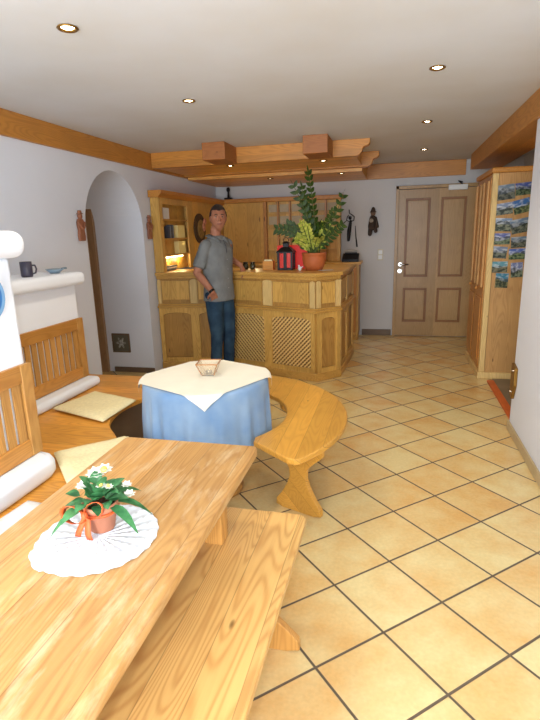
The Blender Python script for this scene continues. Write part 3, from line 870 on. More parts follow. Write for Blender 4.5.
# shelf unit along the left wall
su = thing('wall_shelf_unit', (-2.62, 6.5, 1.0), 'pine shelf unit on the left wall with a lit open niche behind the man', 'shelf')
X0, X1 = -2.665, -2.585
y0, y1 = 5.47, 7.698
BX = -2.69
mk('back_panel', B(BX, BX + .015, y0 + .03, y1, 1.152, 1.98), M['wallp'], su)
mk('side_panel', B(BX, X1, y0, y0 + .03, 1.152, 1.98), M['ctr'], su)
mk('stile', B(X1 - .02, X1, y0 + .03, y0 + .085, 1.152, 1.98, bev=.003), M['ctr'], su)
mk('stile', B(X1 - .02, X1, 6.28, 6.42, 1.152, 1.98, bev=.003), M['ctr'], su)
mk('top_rail', B(X1 - .02, X1, y0 + .085, 6.28, 1.91, 1.98, bev=.003), M['ctr'], su)
for z in (1.33, 1.52, 1.74): mk('shelf_board', B(BX + .015, X1 - .005, y0 + .03, 6.42, z - .009, z + .009), M['ctrx'], su)
mk('partition', B(BX + .015, X1 - .02, 6.40, 6.42, 1.152, 1.98), M['ctr'], su)
mk('closed_panel', B(X1 - .02, X1 - .002, 6.42, y1, 1.152, 1.98), M['wallp'], su)
mk('cornice', prism(bm_new(), [(BX, 1.98), (X1 + .015, 1.98), (X1 + .055, 2.02), (X1 + .055, 2.055), (BX, 2.055)], y0 - .045, y1 - .001, bev=.004, f=lambda a, b, c: Vector((a, c, b))), M['beamy'], su)
# books and papers in the niche
def books(y, z, n, mats, group, labels, lean=0):
    for k in range(n):
        w, h = random.uniform(.018, .03), random.uniform(.12, .16)
        o = mk('book', B(-2.672, -2.605, y, y + w, z + .0005, z + h, bev=.002), mats[k % len(mats)])
        tag(o, labels, 'book', group); y += w + .002
books(5.74, 1.529, 5, [M['bookd'], M['bookb'], M['bookd']], 'dark books on the middle niche shelf', 'dark upright book on the middle shelf of the lit wall niche')
for k in range(4):
    o = mk('brochure', B(-2.672, -2.605, 5.58 + k * .02, 5.86 + k * .015, 1.1475 + .014 * k + .005, 1.1475 + .014 * k + .0185), [M['bookd'], M['bookb'], M['paper'], M['bookd']][k])
    tag(o, ['dark folder at the bottom of the pile in the lit niche', 'blue grey folder second from the bottom of the niche pile', 'white folder third from the bottom of the niche pile', 'dark folder on top of the pile in the lit niche'][k], 'folder')
o = mk('calendar', B(-2.62, -2.61, 5.62, 5.78, 1.75, 1.875), M['paper']); tag(o, 'white calendar card standing on the top shelf of the wall niche', 'card')
for k, (yy, zz) in enumerate(((6.0, 1.531), (6.0, 1.341))):
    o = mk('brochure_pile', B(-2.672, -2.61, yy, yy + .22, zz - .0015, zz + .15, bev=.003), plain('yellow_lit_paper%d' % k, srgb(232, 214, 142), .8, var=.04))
    tag(o, ['pale yellow paper stack on the middle shelf of the lit niche', 'pale yellow paper stack on the lower shelf of the lit niche'][k], 'papers')
# decorative oval plate with rooster on closed panel
wp = thing('wall_plate', (-2.58, 6.68, 1.64), 'dark oval wreath plaque with a red spot, hung on pine panel beside the man', 'plaque')
def oval(bm, y, z, ry, rz, x0, x1, n=32):
    prism(bm, [(y + ry * math.cos(2 * PI * k / n), z + rz * math.sin(2 * PI * k / n)) for k in range(n)], x0, x1, bev=.004, f=lambda a, b, c: Vector((c, a, b)))
bm = bm_new(); oval(bm, 6.66, 1.64, .20, .195, -2.586, -2.565); mk('disc', bm, plain('dark_woven_wreath', srgb(74, 56, 34), .8, var=.5, scale=50, bump=.5), wp)
bm = bm_new(); oval(bm, 6.67, 1.63, .12, .125, -2.5645, -2.555); mk('centre', bm, plain('olive_centre', srgb(140, 112, 60), .7, var=.4, scale=30), wp)
bm = bm_new(); ell(bm, (-2.55, 6.80, 1.73), (.015, .06, .045)); ell(bm, (-2.55, 6.76, 1.66), (.015, .05, .06)); mk('ornament', bm, plain('red_white_ornament', srgb(196, 130, 104), .6, var=.4, scale=30), wp, True)

# small speaker hanging in the corner
sp = thing('corner_speaker', (-2.47, 7.66, 2.06), 'tiny black speaker standing on the cornice in the room corner', 'ornament')
bm = bm_new(); box(bm, -2.53, -2.41, 7.62, 7.68, 2.061, 2.085, bev=.004); mk('foot', bm, M['blackm'], sp)
bm = bm_new(); tube(bm, [(-2.47, 7.65, 2.085), (-2.47, 7.65, 2.16), (-2.47, 7.65, 2.22)], [.022, .014, .012]); ell(bm, (-2.47, 7.65, 2.20), (.028, .028, .035), 12, 8); mk('stem', bm, M['blackm'], sp, True)

# ------------------------------------------------------------------ things on the counter
# lantern
LX, LY = -1.19, 5.70; Z = CH
ln = thing('lantern', (LX, LY, Z), 'black metal lantern with red glass on the reception counter', 'lantern')
s = .075
mk('base', B(LX - s - .012, LX + s + .012, LY - s - .012, LY + s + .012, Z + .0005, Z + .025, bev=.004), M['blackm'], ln)
redg = plain('red_lantern_glass', srgb(206, 40, 24), .2, emit=(srgb(214, 40, 20), .12))
mk('glass', B(LX - s + .014, LX + s - .014, LY - s + .014, LY + s - .014, Z + .025, Z + .185), redg, ln)
for sx in (-1, 1):
    for sy in (-1, 1):
        mk('post', B(LX + sx * s - .011, LX + sx * s + .011, LY + sy * s - .011, LY + sy * s + .011, Z + .025, Z + .19), M['blackm'], ln)
mk('middle_bar', B(LX - .017, LX + .017, LY - s - .004, LY - s + .010, Z + .025, Z + .19), M['blackm'], ln)
bm = bm_new()
sqloft(bm, [(s + .02, 0), (s + .02, .012), (.045, .06), (.03, .062), (.03, .10), (.04, .105), (.012, .125)], (LX, LY, Z + .19), 0); mk('roof', bm, M['blackm'], ln)
bm = bm_new(); tube(bm, [(LX + .03 * math.cos(t * PI / 6), LY, Z + .325 + .03 * math.sin(t * PI / 6)) for t in range(12)] + [(LX + .03, LY, Z + .325)], .004, 6); mk('ring_handle', bm, M['blackm'], ln, True)
# red box behind
def obx(bm, c, hx, hy, z0, z1, a, bev=0):
    u = Vector((math.cos(a), math.sin(a), 0)); n = Vector((-math.sin(a), math.cos(a), 0))
    obox(bm, Vector((c[0], c[1], 0)), u, n, -hx, hx, -hy, hy, z0, z1, bev)
rb = thing('gift_bag', (-1.13, 5.86, CH), 'red paper bag standing behind the black lantern on the counter', 'bag')
bm = bm_new(); obx(bm, (-1.15, 5.865), .175, .035, CH + .0005, CH + .265, -.05, .004); mk('bag_body', bm, M['red'], rb)
bm = bm_new(); tube(bm, [(-1.06, 5.84, CH + .26), (-1.045, 5.84, CH + .31), (-1.01, 5.84, CH + .31), (-1.0, 5.84, CH + .26)], .004, 6); mk('bag_handle', bm, M['red'], rb, True)
# wood napkin box
wb = thing('wooden_box', (-1.40, 5.72, CH), 'small open orange wooden box on the counter left of the lantern', 'box')
om = wood('orange_box_wood', srgb(214, 146, 56), srgb(176, 104, 36), 'x', .2, 0, .5, .3, False)
bm = bm_new()
for d in ((-1.46, -1.34, 5.67, 5.68), (-1.46, -1.34, 5.76, 5.77), (-1.46, -1.45, 5.68, 5.76), (-1.35, -1.34, 5.68, 5.76)): box(bm, *d, CH + .0005, CH + .10)
box(bm, -1.45, -1.35, 5.68, 5.76, CH + .0005, CH + .012); mk('sides', bm, om, wb)
mk('napkins', B(-1.445, -1.355, 5.69, 5.75, CH + .012, CH + .115), M['cream'], wb)
# two little dark jars
for k, (x, y) in enumerate(((-1.70, 5.80), (-1.61, 5.79))):
    t = thing('jar', (x, y, CH), ['small dark jar on the counter nearest the mans hand', 'small dark jar on the counter to the right of its twin'][k], 'jar')
    mk('body', lathe(bm_new(), [(0, .0005), (.026, .0005), (.033, .02), (.033, .055), (.024, .068), (0, .068)], (x, y, CH), 18), plain('dark_jar_glass', srgb(62, 58, 34), .25), t, True)
    mk('lid', lathe(bm_new(), [(0, .068), (.027, .068), (.027, .085), (0, .087)], (x, y, CH), 18), M['blackm'], t, True)
# white figurine beside pot and papers
fg = thing('figurine', (-.99, 5.57, CH), 'tiny white bird figurine at the foot of the big terracotta pot', 'figurine')
bm = bm_new(); ell(bm, (-1.0, 5.49, CH + .026), (.02, .014, .025)); ell(bm, (-1.008, 5.485, CH + .056), (.010, .009, .011)); capsule(bm, (-.99, 5.49, CH + .03), (-.965, 5.49, CH + .05), .008, .003); mk('body', bm, M['white'], fg, True)
for k, (x, y, a) in enumerate(((-.70, 5.58, .3), (-.74, 5.50, .7))):
    bm = bm_new(); obx(bm, (x, y), .05, .035, CH + .0006 + k * .003, CH + .003 + k * .003, a)
    tag(mk('leaflet', bm, M['paper']), ['white leaflet lying under another at the counter corner', 'white leaflet lying on top at the counter corner'][k], 'leaflet')
# cash machine / telephone on back desk
ph = thing('telephone', (-.62, 7.42, 1.125), 'black desk telephone with a pale handset on the desk by the back wall', 'telephone')
bm = bm_new(); prism(bm, [(7.33, 1.126), (7.56, 1.126), (7.56, 1.235), (7.50, 1.24), (7.33, 1.16)], -.73, -.50, bev=.008, f=lambda a, b, c: Vector((c, a, b))); mk('base', bm, M['blackm'], ph)
bm = bm_new(); tube(bm, [(-.71, 7.50, 1.262), (-.66, 7.50, 1.275), (-.58, 7.50, 1.275), (-.53, 7.50, 1.262)], .014, 8); mk('handset', bm, plain('grey_plastic', srgb(176, 174, 170), .4), ph, True)
bm = bm_new(); box(bm, -.70, -.53, 7.485, 7.515, 1.238, 1.252); mk('cradle', bm, M['blackm'], ph)

# big ZZ plant
PXX, PYY = -.86, 5.60
zp = thing('potted_plant', (PXX, PYY, CH), 'large glossy leafed potted plant in a terracotta bowl on the counter corner', 'plant')
mk('pot', lathe(bm_new(), [(0, .0005), (.085, .0005), (.118, .06), (.128, .13), (.128, .165), (.134, .17), (.134, .19), (.122, .19), (.118, .15), (0, .15)], (PXX, PYY, CH), 36), plain('big_terracotta', srgb(188, 100, 50), .6, var=.08, scale=18), zp, True)
mk('soil', lathe(bm_new(), [(0, .16), (.118, .158), (.116, .14), (0, .14)], (PXX, PYY, CH), 24), M['soil'], zp)
gd = leafmat('glossy_dark_leaf', srgb(36, 56, 18), srgb(66, 88, 24), .5)
gy = leafmat('highlight_lime_leaf', srgb(140, 154, 52), srgb(206, 204, 96), .4)  # lime tone paints the lamp highlight at the plant's centre into the leaves
gs = leafmat('green_stalk', srgb(70, 84, 36), srgb(90, 100, 46), .5)
def frond(tip, bend, leaves, L, mat, side=None):
    b = Vector((PXX + random.uniform(-.05, .05), PYY + random.uniform(-.05, .05), CH + .155))
    tip = Vector(tip); mid = (b + tip) / 2 + Vector(bend)
    P3 = lambda t: b * (1 - t) ** 2 + mid * 2 * t * (1 - t) + tip * t * t
    bm = bm_new()
    tube(bm, [P3(k / 8) for k in range(9)], [.009 - .0007 * k for k in range(9)], 6)
    for f in bm.faces: f.material_index = 1
    ang = PI / 2 + random.uniform(-.8, .8)
    for k in range(leaves):
        t = .25 + .72 * k / (leaves - 1)
        p = P3(t); tg = (P3(min(1, t + .02)) - P3(t - .02)).normalized()
        s0 = tg.cross(Vector((math.cos(ang), math.sin(ang), .2))).normalized()
        for sg in (-1, 1):
            d = (s0 * sg * .8 + tg * .75).normalized()
            leaf(bm, p, d, L * random.uniform(.75, .95) * (1 - .25 * abs(t - .5)), L * .40, up=s0.cross(tg), droop=.12)
    leaf(bm, tip, (tip - P3(.95)).normalized(), L * .8, L * .34, droop=.05)
    mk('frond', bm, [mat, gs], zp, True)
Yp = PYY
frond((-1.07, 5.56, 2.04), (.06, 0, .02), 9, .105, gd)
frond((-.97, 5.66, 1.92), (-.02, 0, .08), 9, .10, gd)
frond((-.91, 5.56, 2.16), (.02, 0, .05), 11, .11, gd)
frond((-.99, 5.62, 2.02), (-.02, 0, .05), 10, .10, gd)
frond((-.55, 5.58, 1.92), (.03, 0, -.10), 9, .10, gd)
frond((-.66, 5.72, 1.78), (.0, 0, .05), 9, .10, gd)
frond((-.55, 5.52, 1.62), (.02, 0, .03), 8, .10, gd)
frond((-1.26, 5.56, 1.60), (.06, 0, .14), 8, .11, gd)
frond((-1.14, 5.60, 1.64), (.0, 0, .10), 8, .11, gd)
frond((-1.08, 5.70, 1.50), (.0, 0, .08), 7, .10, gd)
for k in range(18):
    th = 2 * PI * k / 18 + random.uniform(-.2, .2); r = random.uniform(.04, .24); h = random.uniform(1.40, 1.66)
    frond((PXX + r * math.cos(th), PYY + r * math.sin(th) * .8, h), (0, 0, .05), 7, .085, gy if (k % 2 == 0 or (math.sin(th) < -.2 and k % 3)) else gd)

# ================================================================== CABINET ON THE RIGHT
cab = thing('tall_cabinet', (1.2, 6.4, 0), 'tall knotty pine cabinet covered with postcards in the right recess', 'cabinet')
cx0, cx1, cy0, cy1, cz = .910, 1.55, 5.56, 6.55, 2.06
mk('carcass', B(cx0, cx1, cy0 + .02, cy1, .07, cz), M['cabo'], cab)
mk('end_panel', B(cx0 + .045, cx1, cy0, cy0 + .02, .07, cz, bev=.003), M['cab'], cab)
mk('corner_post', B(cx0 - .012, cx0 + .042, cy0 - .012, cy0 + .045, .07, cz, bev=.006), M['ctrpale'], cab)
mk('plinth', B(cx0 - .025, cx1, cy0 - .025, cy1, 0, .07, bev=.006), M['ctrpale'], cab)
mk('cornice', B(cx0 - .03, cx1, cy0 - .04, cy1, cz, cz + .05, bev=.012), M['beamy'], cab)
for k in range(2):
    a = cy0 + .06 + k * .46; b = a + .44
    d = mk('door', B(cx0 - .018, cx0 - .001, a, b, .12, 2.02, bev=.004), M['cabo'], cab)
    for yy in (a + .03, a + .30): mk('batten', B(cx0 - .04, cx0 - .018, yy, yy + .04, .95, 2.0, bev=.006), M['cab'], d)
    mk('door_knob', ell(bm_new(), (cx0 - .04, a + .30, .92), (.018, .018, .018), 12, 8), M['cabo'], d, True)
    mk('lower_panel', B(cx0 - .030, cx0 - .018, a + .05, b - .05, .18, .84, bev=.008), M['cabo'], d)
# postcards
def cardm():
    m = NT('landscape_print', .35, .5)
    x, y, z = m.sep(m.gen())
    oi = m.n.new('ShaderNodeObjectInfo'); r = oi.outputs['Random']
    v = m.comb(m.math('ADD', x, m.math('MULTIPLY', r, 31.0)), m.math('MULTIPLY', r, 7.0), 0.0)
    h1 = m.math('MULTIPLY_ADD', m.noise(v, 1.6, 3.0, .6), .9, m.math('MULTIPLY_ADD', r, .15, .15))
    h2 = m.math('MULTIPLY_ADD', m.noise(v, 1.1, 2.0), .75, m.math('MULTIPLY', r, .22))
    sky = m.mix(m.rng(m.noise(m.comb(m.math('MULTIPLY', x, 2.0), r, m.math('MULTIPLY', z, 4.0)), 1.2, 2), .45, .6), srgb(60, 112, 176), srgb(200, 210, 222))
    mt = m.mix(m.rng(m.noise(m.comb(x, m.math('MULTIPLY', r, 9.0), z), 4, 3), .4, .6), srgb(70, 84, 98), srgb(176, 184, 192))
    gr = m.mix(m.rng(m.noise(m.comb(x, m.math('MULTIPLY', r, 5.0), z), 5, 3), .42, .6), srgb(40, 62, 34), srgb(132, 142, 88))
    c = m.mix(m.rng(m.math('SUBTRACT', z, h1), -.01, .01), mt, sky)
    c = m.mix(m.rng(m.math('SUBTRACT', z, h2), -.02, .02), gr, c)
    hs = m.n.new('ShaderNodeHueSaturation'); m.l.new(c, hs.inputs['Color']); m.put(hs.inputs['Hue'], m.math('MULTIPLY_ADD', m.math('SINE', m.math('MULTIPLY', r, 40.0)), .06, .48)); m.put(hs.inputs['Saturation'], m.rng(m.math('FRACT', m.math('MULTIPLY', r, 13.0)), 0, 1, .45, 1.0)); m.put(hs.inputs['Value'], m.rng(m.math('FRACT', m.math('MULTIPLY', r, 29.0)), 0, 1, .55, 1.05))
    m.col(hs.outputs[0]); return m.m
CM = cardm()
# corners measured on the cabinet end (x, z), width, height, tilt
cards = [(1.045, 1.880, .165, .135, 6), (1.205, 1.905, .150, .11, 5), (1.040, 1.725, .160, .105, 7), (1.200, 1.745, .155, .125, 14), (1.040, 1.575, .165, .12, -3), (1.200, 1.560, .165, .13, 11),
         (1.037, 1.440, .165, .105, 0), (1.205, 1.405, .15, .10, 3), (1.020, 1.310, .165, .11, -5), (1.195, 1.290, .15, .10, 2), (1.035, 1.165, .165, .105, 0), (1.205, 1.135, .11, .14, 4), (1.075, 1.030, .12, .14, -2)]
names = ['top postcard of the left column on the cabinet end', 'topmost postcard of the right column on the cabinet end', 'second postcard down in the left column on the cabinet', 'second postcard down in the right column on the cabinet, tilted', 'third postcard down in the left column on the cabinet', 'third postcard down in the right column on the cabinet, tilted up',
         'fourth postcard down in the left column on the cabinet', 'fourth postcard down in the right column on the cabinet', 'fifth postcard down in the left column on the cabinet', 'fifth postcard down in the right column on the cabinet', 'sixth postcard down in the left column on the cabinet', 'small upright postcard at the foot of the right column on the cabinet', 'upright postcard lowest of all on the cabinet end']
for k, (x, z, w, h, t) in enumerate(cards):
    x -= .022; h *= 1.04
    bm = bm_new(); box(bm, -w / 2, w / 2, -.0008, .0008, -h / 2, h / 2)
    me_o = mk('postcard', bm, CM, None, off=(0, 0, 0))
    me_o.location = (x, cy0 - .0022 - (k % 4) * .0018, z); me_o.rotation_euler = (0, -math.radians(t), 0)
    tag(me_o, names[k], 'postcard', 'landscape postcards on the tall cabinet')
# bronze bracket at wall end
wg = thing('wall_bracket', (.91, 4.05, .3), 'brass coloured wedge shaped plate fixed at the end of the right wall', 'bracket')
bm = prism(bm_new(), [(3.975, .53), (4.085, .55), (4.085, .30), (4.02, .28), (3.965, .40)], .895, .919, bev=.004, f=lambda a, b, c: Vector((c, a, b))); mk('plate', bm, M['brass'], wg)
bm = bm_new()
for yy, zz in ((4.03, .50), (4.05, .33)): tube(bm, [(.896, yy, zz), (.890, yy, zz)], .008, 12)
mk('screws', bm, M['steel'], wg)

# ================================================================== WALL ORNAMENTS
def figurine(loc, label, s=1.0):
    """carved relief figure mounted on the left wall (extruded outline + head)"""
    t = thing('carved_figure', loc, label, 'figure')
    half = [(0.045, 0), (.05, .04), (.042, .09), (.05, .13), (.052, .16), (.032, .185), (.012, .19)]
    pts = [(a * s, z * s) for a, z in half] + [(-a * s * .85, z * s) for a, z in half[::-1]]
    bm = prism(bm_new(), pts, .003, .03, bev=.008, f=lambda a, b, c: Vector((loc[0] + c, loc[1] + a, loc[2] + b)))
    ell(bm, (loc[0] + .02, loc[1], loc[2] + .21 * s), (.02, .026 * s, .03 * s), 14, 10)
    mk('body', bm, M['carve'], t)
    bm = bm_new(); capsule(bm, (loc[0] + .03, loc[1] + .045 * s, loc[2] + .15 * s), (loc[0] + .045, loc[1] + .01, loc[2] + .11 * s), .012, .009); capsule(bm, (loc[0] + .03, loc[1] - .04 * s, loc[2] + .15 * s), (loc[0] + .045, loc[1] - .01, loc[2] + .10 * s), .012, .009)
    mk('arms', bm, M['carve'], t, True)
    bm = lathe(bm_new(), [(0, .03), (.015, .03), (.02, .008), (.034, .0), (0, 0)], (loc[0] + .02, loc[1], loc[2] + .228 * s), 16); mk('hat', bm, M['carve'], t)
figurine((-2.699, 4.075, 1.54), 'red brown carved wooden figure on the wall left of the arch')
figurine((-2.699, 5.385, 1.53), 'red brown carved wooden figure between the arch and the pine shelf unit')
# dancing wire figure on the back wall
df = thing('metal_figure', (-.64, 7.75, 1.40), 'thin black metal dancer figure hanging on the back wall beside the plant', 'figure')
X, Y = -.655, 7.735
bm = bm_new()
chain(bm, [(X - .02, Y, 1.42), (X - .015, Y, 1.50), (X - .01, Y, 1.56)], [.02, .028, .030]); chain(bm, [(X - .01, Y, 1.56), (X + .005, Y, 1.66), (X + .01, Y, 1.69)], [.03, .022, .016])
ell(bm, (X + .0, Y, 1.735), (.024, .02, .028), 12, 8); mk('body', bm, M['blackm'], df, True)
bm = bm_new(); tube(bm, [(X + .01, Y, 1.68), (X + .055, Y, 1.70), (X + .06, Y, 1.75), (X + .03, Y, 1.775), (X - .01, Y, 1.80), (X - .015, Y, 1.85)], .008, 6); tube(bm, [(X, Y, 1.68), (X - .05, Y, 1.70), (X - .04, Y, 1.75), (X - .02, Y, 1.775)], .008, 6); mk('arms', bm, M['blackm'], df, True)
bm = bm_new(); tube(bm, [(X + .075, 7.75, 1.62), (X + .085, 7.75, 1.48), (X + .105, 7.748, 1.32)], [.004, .008, .012], 6)
tag(mk('metal_rod', bm, M['blackm'], None, True), 'short thin dark rod hanging on the back wall right of the dancer figure', 'rod')
# dark puppet
pp = thing('hanging_puppet', (-.32, 7.73, 1.47), 'dark brown hanging puppet with pale collar on the wall left of the door', 'puppet')
dk = plain('dark_brown_felt', srgb(66, 52, 42), .9, var=.3, scale=30)
bm = bm_new(); chain(bm, [(-.33, 7.72, 1.72), (-.34, 7.71, 1.60)], [.045, .055]); chain(bm, [(-.355, 7.71, 1.60), (-.365, 7.71, 1.50)], [.035, .03]); chain(bm, [(-.30, 7.71, 1.62), (-.285, 7.71, 1.54)], [.03, .028]); chain(bm, [(-.29, 7.72, 1.72), (-.26, 7.71, 1.60)], [.022, .02]); mk('body', bm, dk, pp, True)
bm = bm_new(); ell(bm, (-.325, 7.715, 1.79), (.035, .03, .042), 14, 10); mk('head', bm, plain('puppet_face', srgb(120, 92, 72), .8), pp, True)
bm = lathe(bm_new(), [(0, .075), (.02, .065), (.034, .02), (.05, 0), (0, 0)], (-.325, 7.713, 1.80), 16); mk('hat', bm, dk, pp, True)
bm = bm_new(); ell(bm, (-.345, 7.675, 1.685), (.03, .018, .03), 12, 8); mk('collar', bm, plain('pale_collar', srgb(168, 156, 138), .9), pp, True)
# switch
sw = thing('light_switch', (-.215, 7.75, 1.10), 'cream double light switch plate on the wall left of the door', 'switch')
cw = plain('cream_plastic', srgb(206, 196, 168), .4, var=.02)
mk('plate', B(-.25, -.17, 7.748, 7.759, 1.12, 1.28, bev=.004), cw, sw)
for z in (1.135, 1.208): mk('rocker', B(-.238, -.182, 7.742, 7.748, z, z + .058, bev=.003), M['white'], sw)

# ================================================================== DOWNLIGHTS
def downlight(x, y, z, label, power=22.0):
    t = thing('downlight', (x, y, z), label, 'lamp', 'recessed ceiling spotlights')
    mk('trim_ring', lathe(bm_new(), [(.028, 0), (.043, -.001), (.046, -.006), (.040, -.010), (.030, -.006), (.028, 0)], (x, y, z), 28), M['brass'], t, True)
    mk('bulb', lathe(bm_new(), [(0, -.006), (.018, -.005), (.027, -.001), (.027, 0), (0, 0)], (x, y, z), 20), M['bulb'], t, True)
    l = bpy.data.lights.new('downlight_lamp', 'SPOT'); l.energy = power; l.color = (1.0, .86, .66); l.spot_size = math.radians(125); l.spot_blend = .8; l.shadow_soft_size = .035
    o = bpy.data.objects.new('downlight_lamp', l); COL.objects.link(o); o.location = (x, y, z - .02)
DL = [(-1.40, 2.20, H, 'downlight nearest the camera on the left of the white ceiling'), (-1.39, 3.53, H, 'second downlight on the left of the white ceiling, with a glare streak'), (.20, 3.33, H, 'front downlight of the right-hand row on the white ceiling'),
      (.23, 4.88, H, 'middle downlight of the right-hand row on the white ceiling'), (.29, 6.54, H, 'rear downlight of the right-hand row on the white ceiling'),
      (-1.81, 5.73, 2.30, 'left front downlight in the boarded soffit over the bar'), (-1.61, 6.80, 2.25, 'left rear downlight in the boarded soffit over the bar'), (-.78, 5.78, 2.30, 'right front downlight in the boarded soffit over the bar'), (-.68, 6.66, 2.25, 'right rear downlight in the boarded soffit over the bar')]
for k, d in enumerate(DL): downlight(*d, power=(24, 22, 22, 18, 6, 5, 6, 6, 5)[k])

# ================================================================== THE MAN
def person():
    root = thing('person', (-1.86, 5.29, 0), 'man in grey shirt and blue jeans, one hand on the counter, other in pocket', 'person', rz=math.radians(68))
    skin = NT('skin', .55, .3); n = skin.noise(skin.obj(), 25, 3)
    skin.col(skin.mix(skin.rng(n, .3, .7), srgb(178, 122, 94), srgb(164, 106, 80))); skin.b.inputs['Subsurface Weight'].default_value = .05
    # head
    HC = Vector((.0, -.035, 1.728))
    def headpt(x, y, z, s=1.0):
        # unit sphere -> head shape
        px, py, pz = x * .083, y * .100, z * .122
        if z < 0: px *= 1 - .28 * (-z) ** 1.3; py = py * (1 - .12 * (-z)) - .006 * (-z)
        if z < -.35 and y < 0: py -= .010 * min(1, (-z - .35) * 2.2)     # chin
        if y < 0:
            py += .010 * math.exp(-((abs(x) - .42) / .2) ** 2 - ((z - .06) / .14) ** 2)  # eye sockets
            py -= .008 * math.exp(-((z - .24) / .10) ** 2) * math.exp(-(x / .6) ** 2)    # brow
            py -= .005 * math.exp(-((z + .52) / .10) ** 2) * math.exp(-(x / .3) ** 2)    # lips
        return Vector((px * s, py * s, pz * s)) * 1.06
    tilt = Matrix.Rotation(math.radians(-8), 3, 'Z') @ Matrix.Rotation(math.radians(3), 3, 'X')
    tilt = Matrix.Rotation(math.radians(-42), 3, 'Z')
    bm = bm_new()
    res = bmesh.ops.create_uvsphere(bm, u_segments=48, v_segments=36, radius=1.0)
    for v in res['verts']: v.co = HC + tilt @ headpt(*v.co)
    T = lambda x, y, z: HC + tilt @ (Vector((x, y, z)) * 1.06)
    # nose
    chain(bm, [T(0, -.094, .022), T(0, -.105, -.005), T(0, -.113, -.026)], [.007, .0085, .0115], 12)
    for sx in (-1, 1):
        capsule(bm, T(sx * .008, -.104, -.028), T(sx * .011, -.100, -.029), .008, .007, 10)
        # ears
        ell(bm, T(sx * .079, .012, -.004), (.010, .019, .033), 14, 10, rot=tilt)
    # neck + torso core
    chain(bm, [T(0, .012, -.05), Vector((0, .012, 1.60)), Vector((0, .015, 1.52))], [.058, .056, .066])
    loft(bm, [(0, .01, .90, .155, .10), (0, .01, 1.0, .15, .10), (0, .01, 1.12, .145, .095), (0, .01, 1.30, .165, .11), (0, .01, 1.44, .175, .105), (0, .015, 1.52, .10, .07)])
    # right arm (viewer's left), hand into the front pocket
    RS, RE, RW = Vector((-.182, .0, 1.455)), Vector((-.262, .07, 1.175)), Vector((-.215, -.09, .975))
    chain(bm, [RS, (RS + RE) / 2, RE], [.058, .050, .041]); chain(bm, [RE, RE + (RW - RE) * .3, RW], [.041, .042, .028])
    # left arm, hand on the counter edge
    LS, LE, LW = Vector((.182, .01, 1.455)), Vector((.315, .20, 1.27)), Vector((.325, .13, 1.175))
    LE = Vector((.36, .17, 1.30)); LW = Vector((.315, -.06, 1.215))
    chain(bm, [LS, (LS + LE) / 2, LE], [.058, .050, .041]); chain(bm, [LE, LE + (LW - LE) * .3, LW], [.041, .040, .027])
    def hand(W, d, pal, thumb_side, curl, L=.185):
        """d: direction of the hand, pal: palm normal (fingers curl towards it)"""
        d = d.normalized(); pal = (pal - d * pal.dot(d)).normalized(); s = d.cross(pal).normalized() * thumb_side
        pc = W + d * .05
        for k in range(4):
            o = (k - 1.5) * .019
            capsule(bm, W + d * .008 + s * o * .55, W + d * .092 + s * o, .0145, .0125, 10)
        lens = (.070, .078, .073, .058)
        for k in range(4):
            o = (1.5 - k) * .0205
            p = W + d * .094 + s * o; dd = d.copy(); l = lens[k]; P_, R_ = [p], [.0098]
            for q in range(3):
                c = curl * (.7 + .5 * q); rot = Matrix.Rotation(c, 3, dd.cross(pal).normalized())
                dd = (rot @ dd).normalized(); dd = (dd + s * (1.5 - k) * .03).normalized()
                p = p + dd * l * (.45, .32, .26)[q]; P_.append(p); R_.append((.0092, .0085, .0075)[q])
            chain(bm, P_, R_, 10)
        tb = W + d * .025 + s * .028
        td = (d * .75 + s * .75 + pal * .25).normalized(); t1 = tb + td * .042; t2 = t1 + (d * .9 + s * .25 + pal * .35).normalized() * .033
        chain(bm, [W + d * .01 + s * .01, tb, t1, t2], [.016, .0145, .0115, .0095], 10)
    # in pocket: fingers go into the jeans, thumb outside
    hand(RW, Vector((.55, .22, -.80)), Vector((.6, .7, .2)), -1, .25)
    # on the counter edge, palm down, fingers draped over
    hand(LW, Vector((-.05, -.28, -.50)), Vector((-.1, .8, -.4)), 1, .3)
    # hips, legs, feet core so the figure is complete under the clothes
    hips = [Vector((-.088, .01, .93)), Vector((.088, .01, .93))]
    knee = [Vector((-.095, -.02, .50)), Vector((.085, -.045, .50))]
    ank = [Vector((-.095, .03, .09)), Vector((.09, .0, .09))]
    for h, k, a in zip(hips, knee, ank):
        chain(bm, [h, (h + k) / 2, k], [.085, .072, .052]); chain(bm, [k, k + (a - k) * .35, a], [.05, .052, .034])
        chain(bm, [a, a + Vector((0, -.10, -.05)), a + Vector((0, -.17, -.062))], [.034, .032, .026])
    o = mk('body', bm, skin.m, root, True, raw=True)
    r = o.modifiers.new('r', 'REMESH'); r.mode = 'VOXEL'; r.voxel_size = .0048; r.use_smooth_shade = True
    sm = o.modifiers.new('s', 'SMOOTH'); sm.factor = .5; sm.iterations = 3
    # eyes, brows, mouth
    ew = plain('eye_white', srgb(150, 138, 130), .5); ed = plain('eye_dark', srgb(44, 34, 28), .3)
    for sx in (-1, 1):
        e = mk('eye', ell(bm_new(), T(sx * .031, -.0815, .008), (.0125, .0085, .0075), 14, 10, rot=tilt), ew, root, True, raw=True)
        mk('iris', ell(bm_new(), T(sx * .031, -.0885, .008), (.0058, .0028, .006), 12, 8, rot=tilt), ed, e, True, raw=True)
        bm = bm_new(); chain(bm, [T(sx * .014, -.098, .026), T(sx * .031, -.097, .031), T(sx * .048, -.086, .026)], [.0035, .0045, .003], 8); mk('eyebrow', bm, plain('brow_hair', srgb(58, 42, 34), .9), root, True, raw=True)
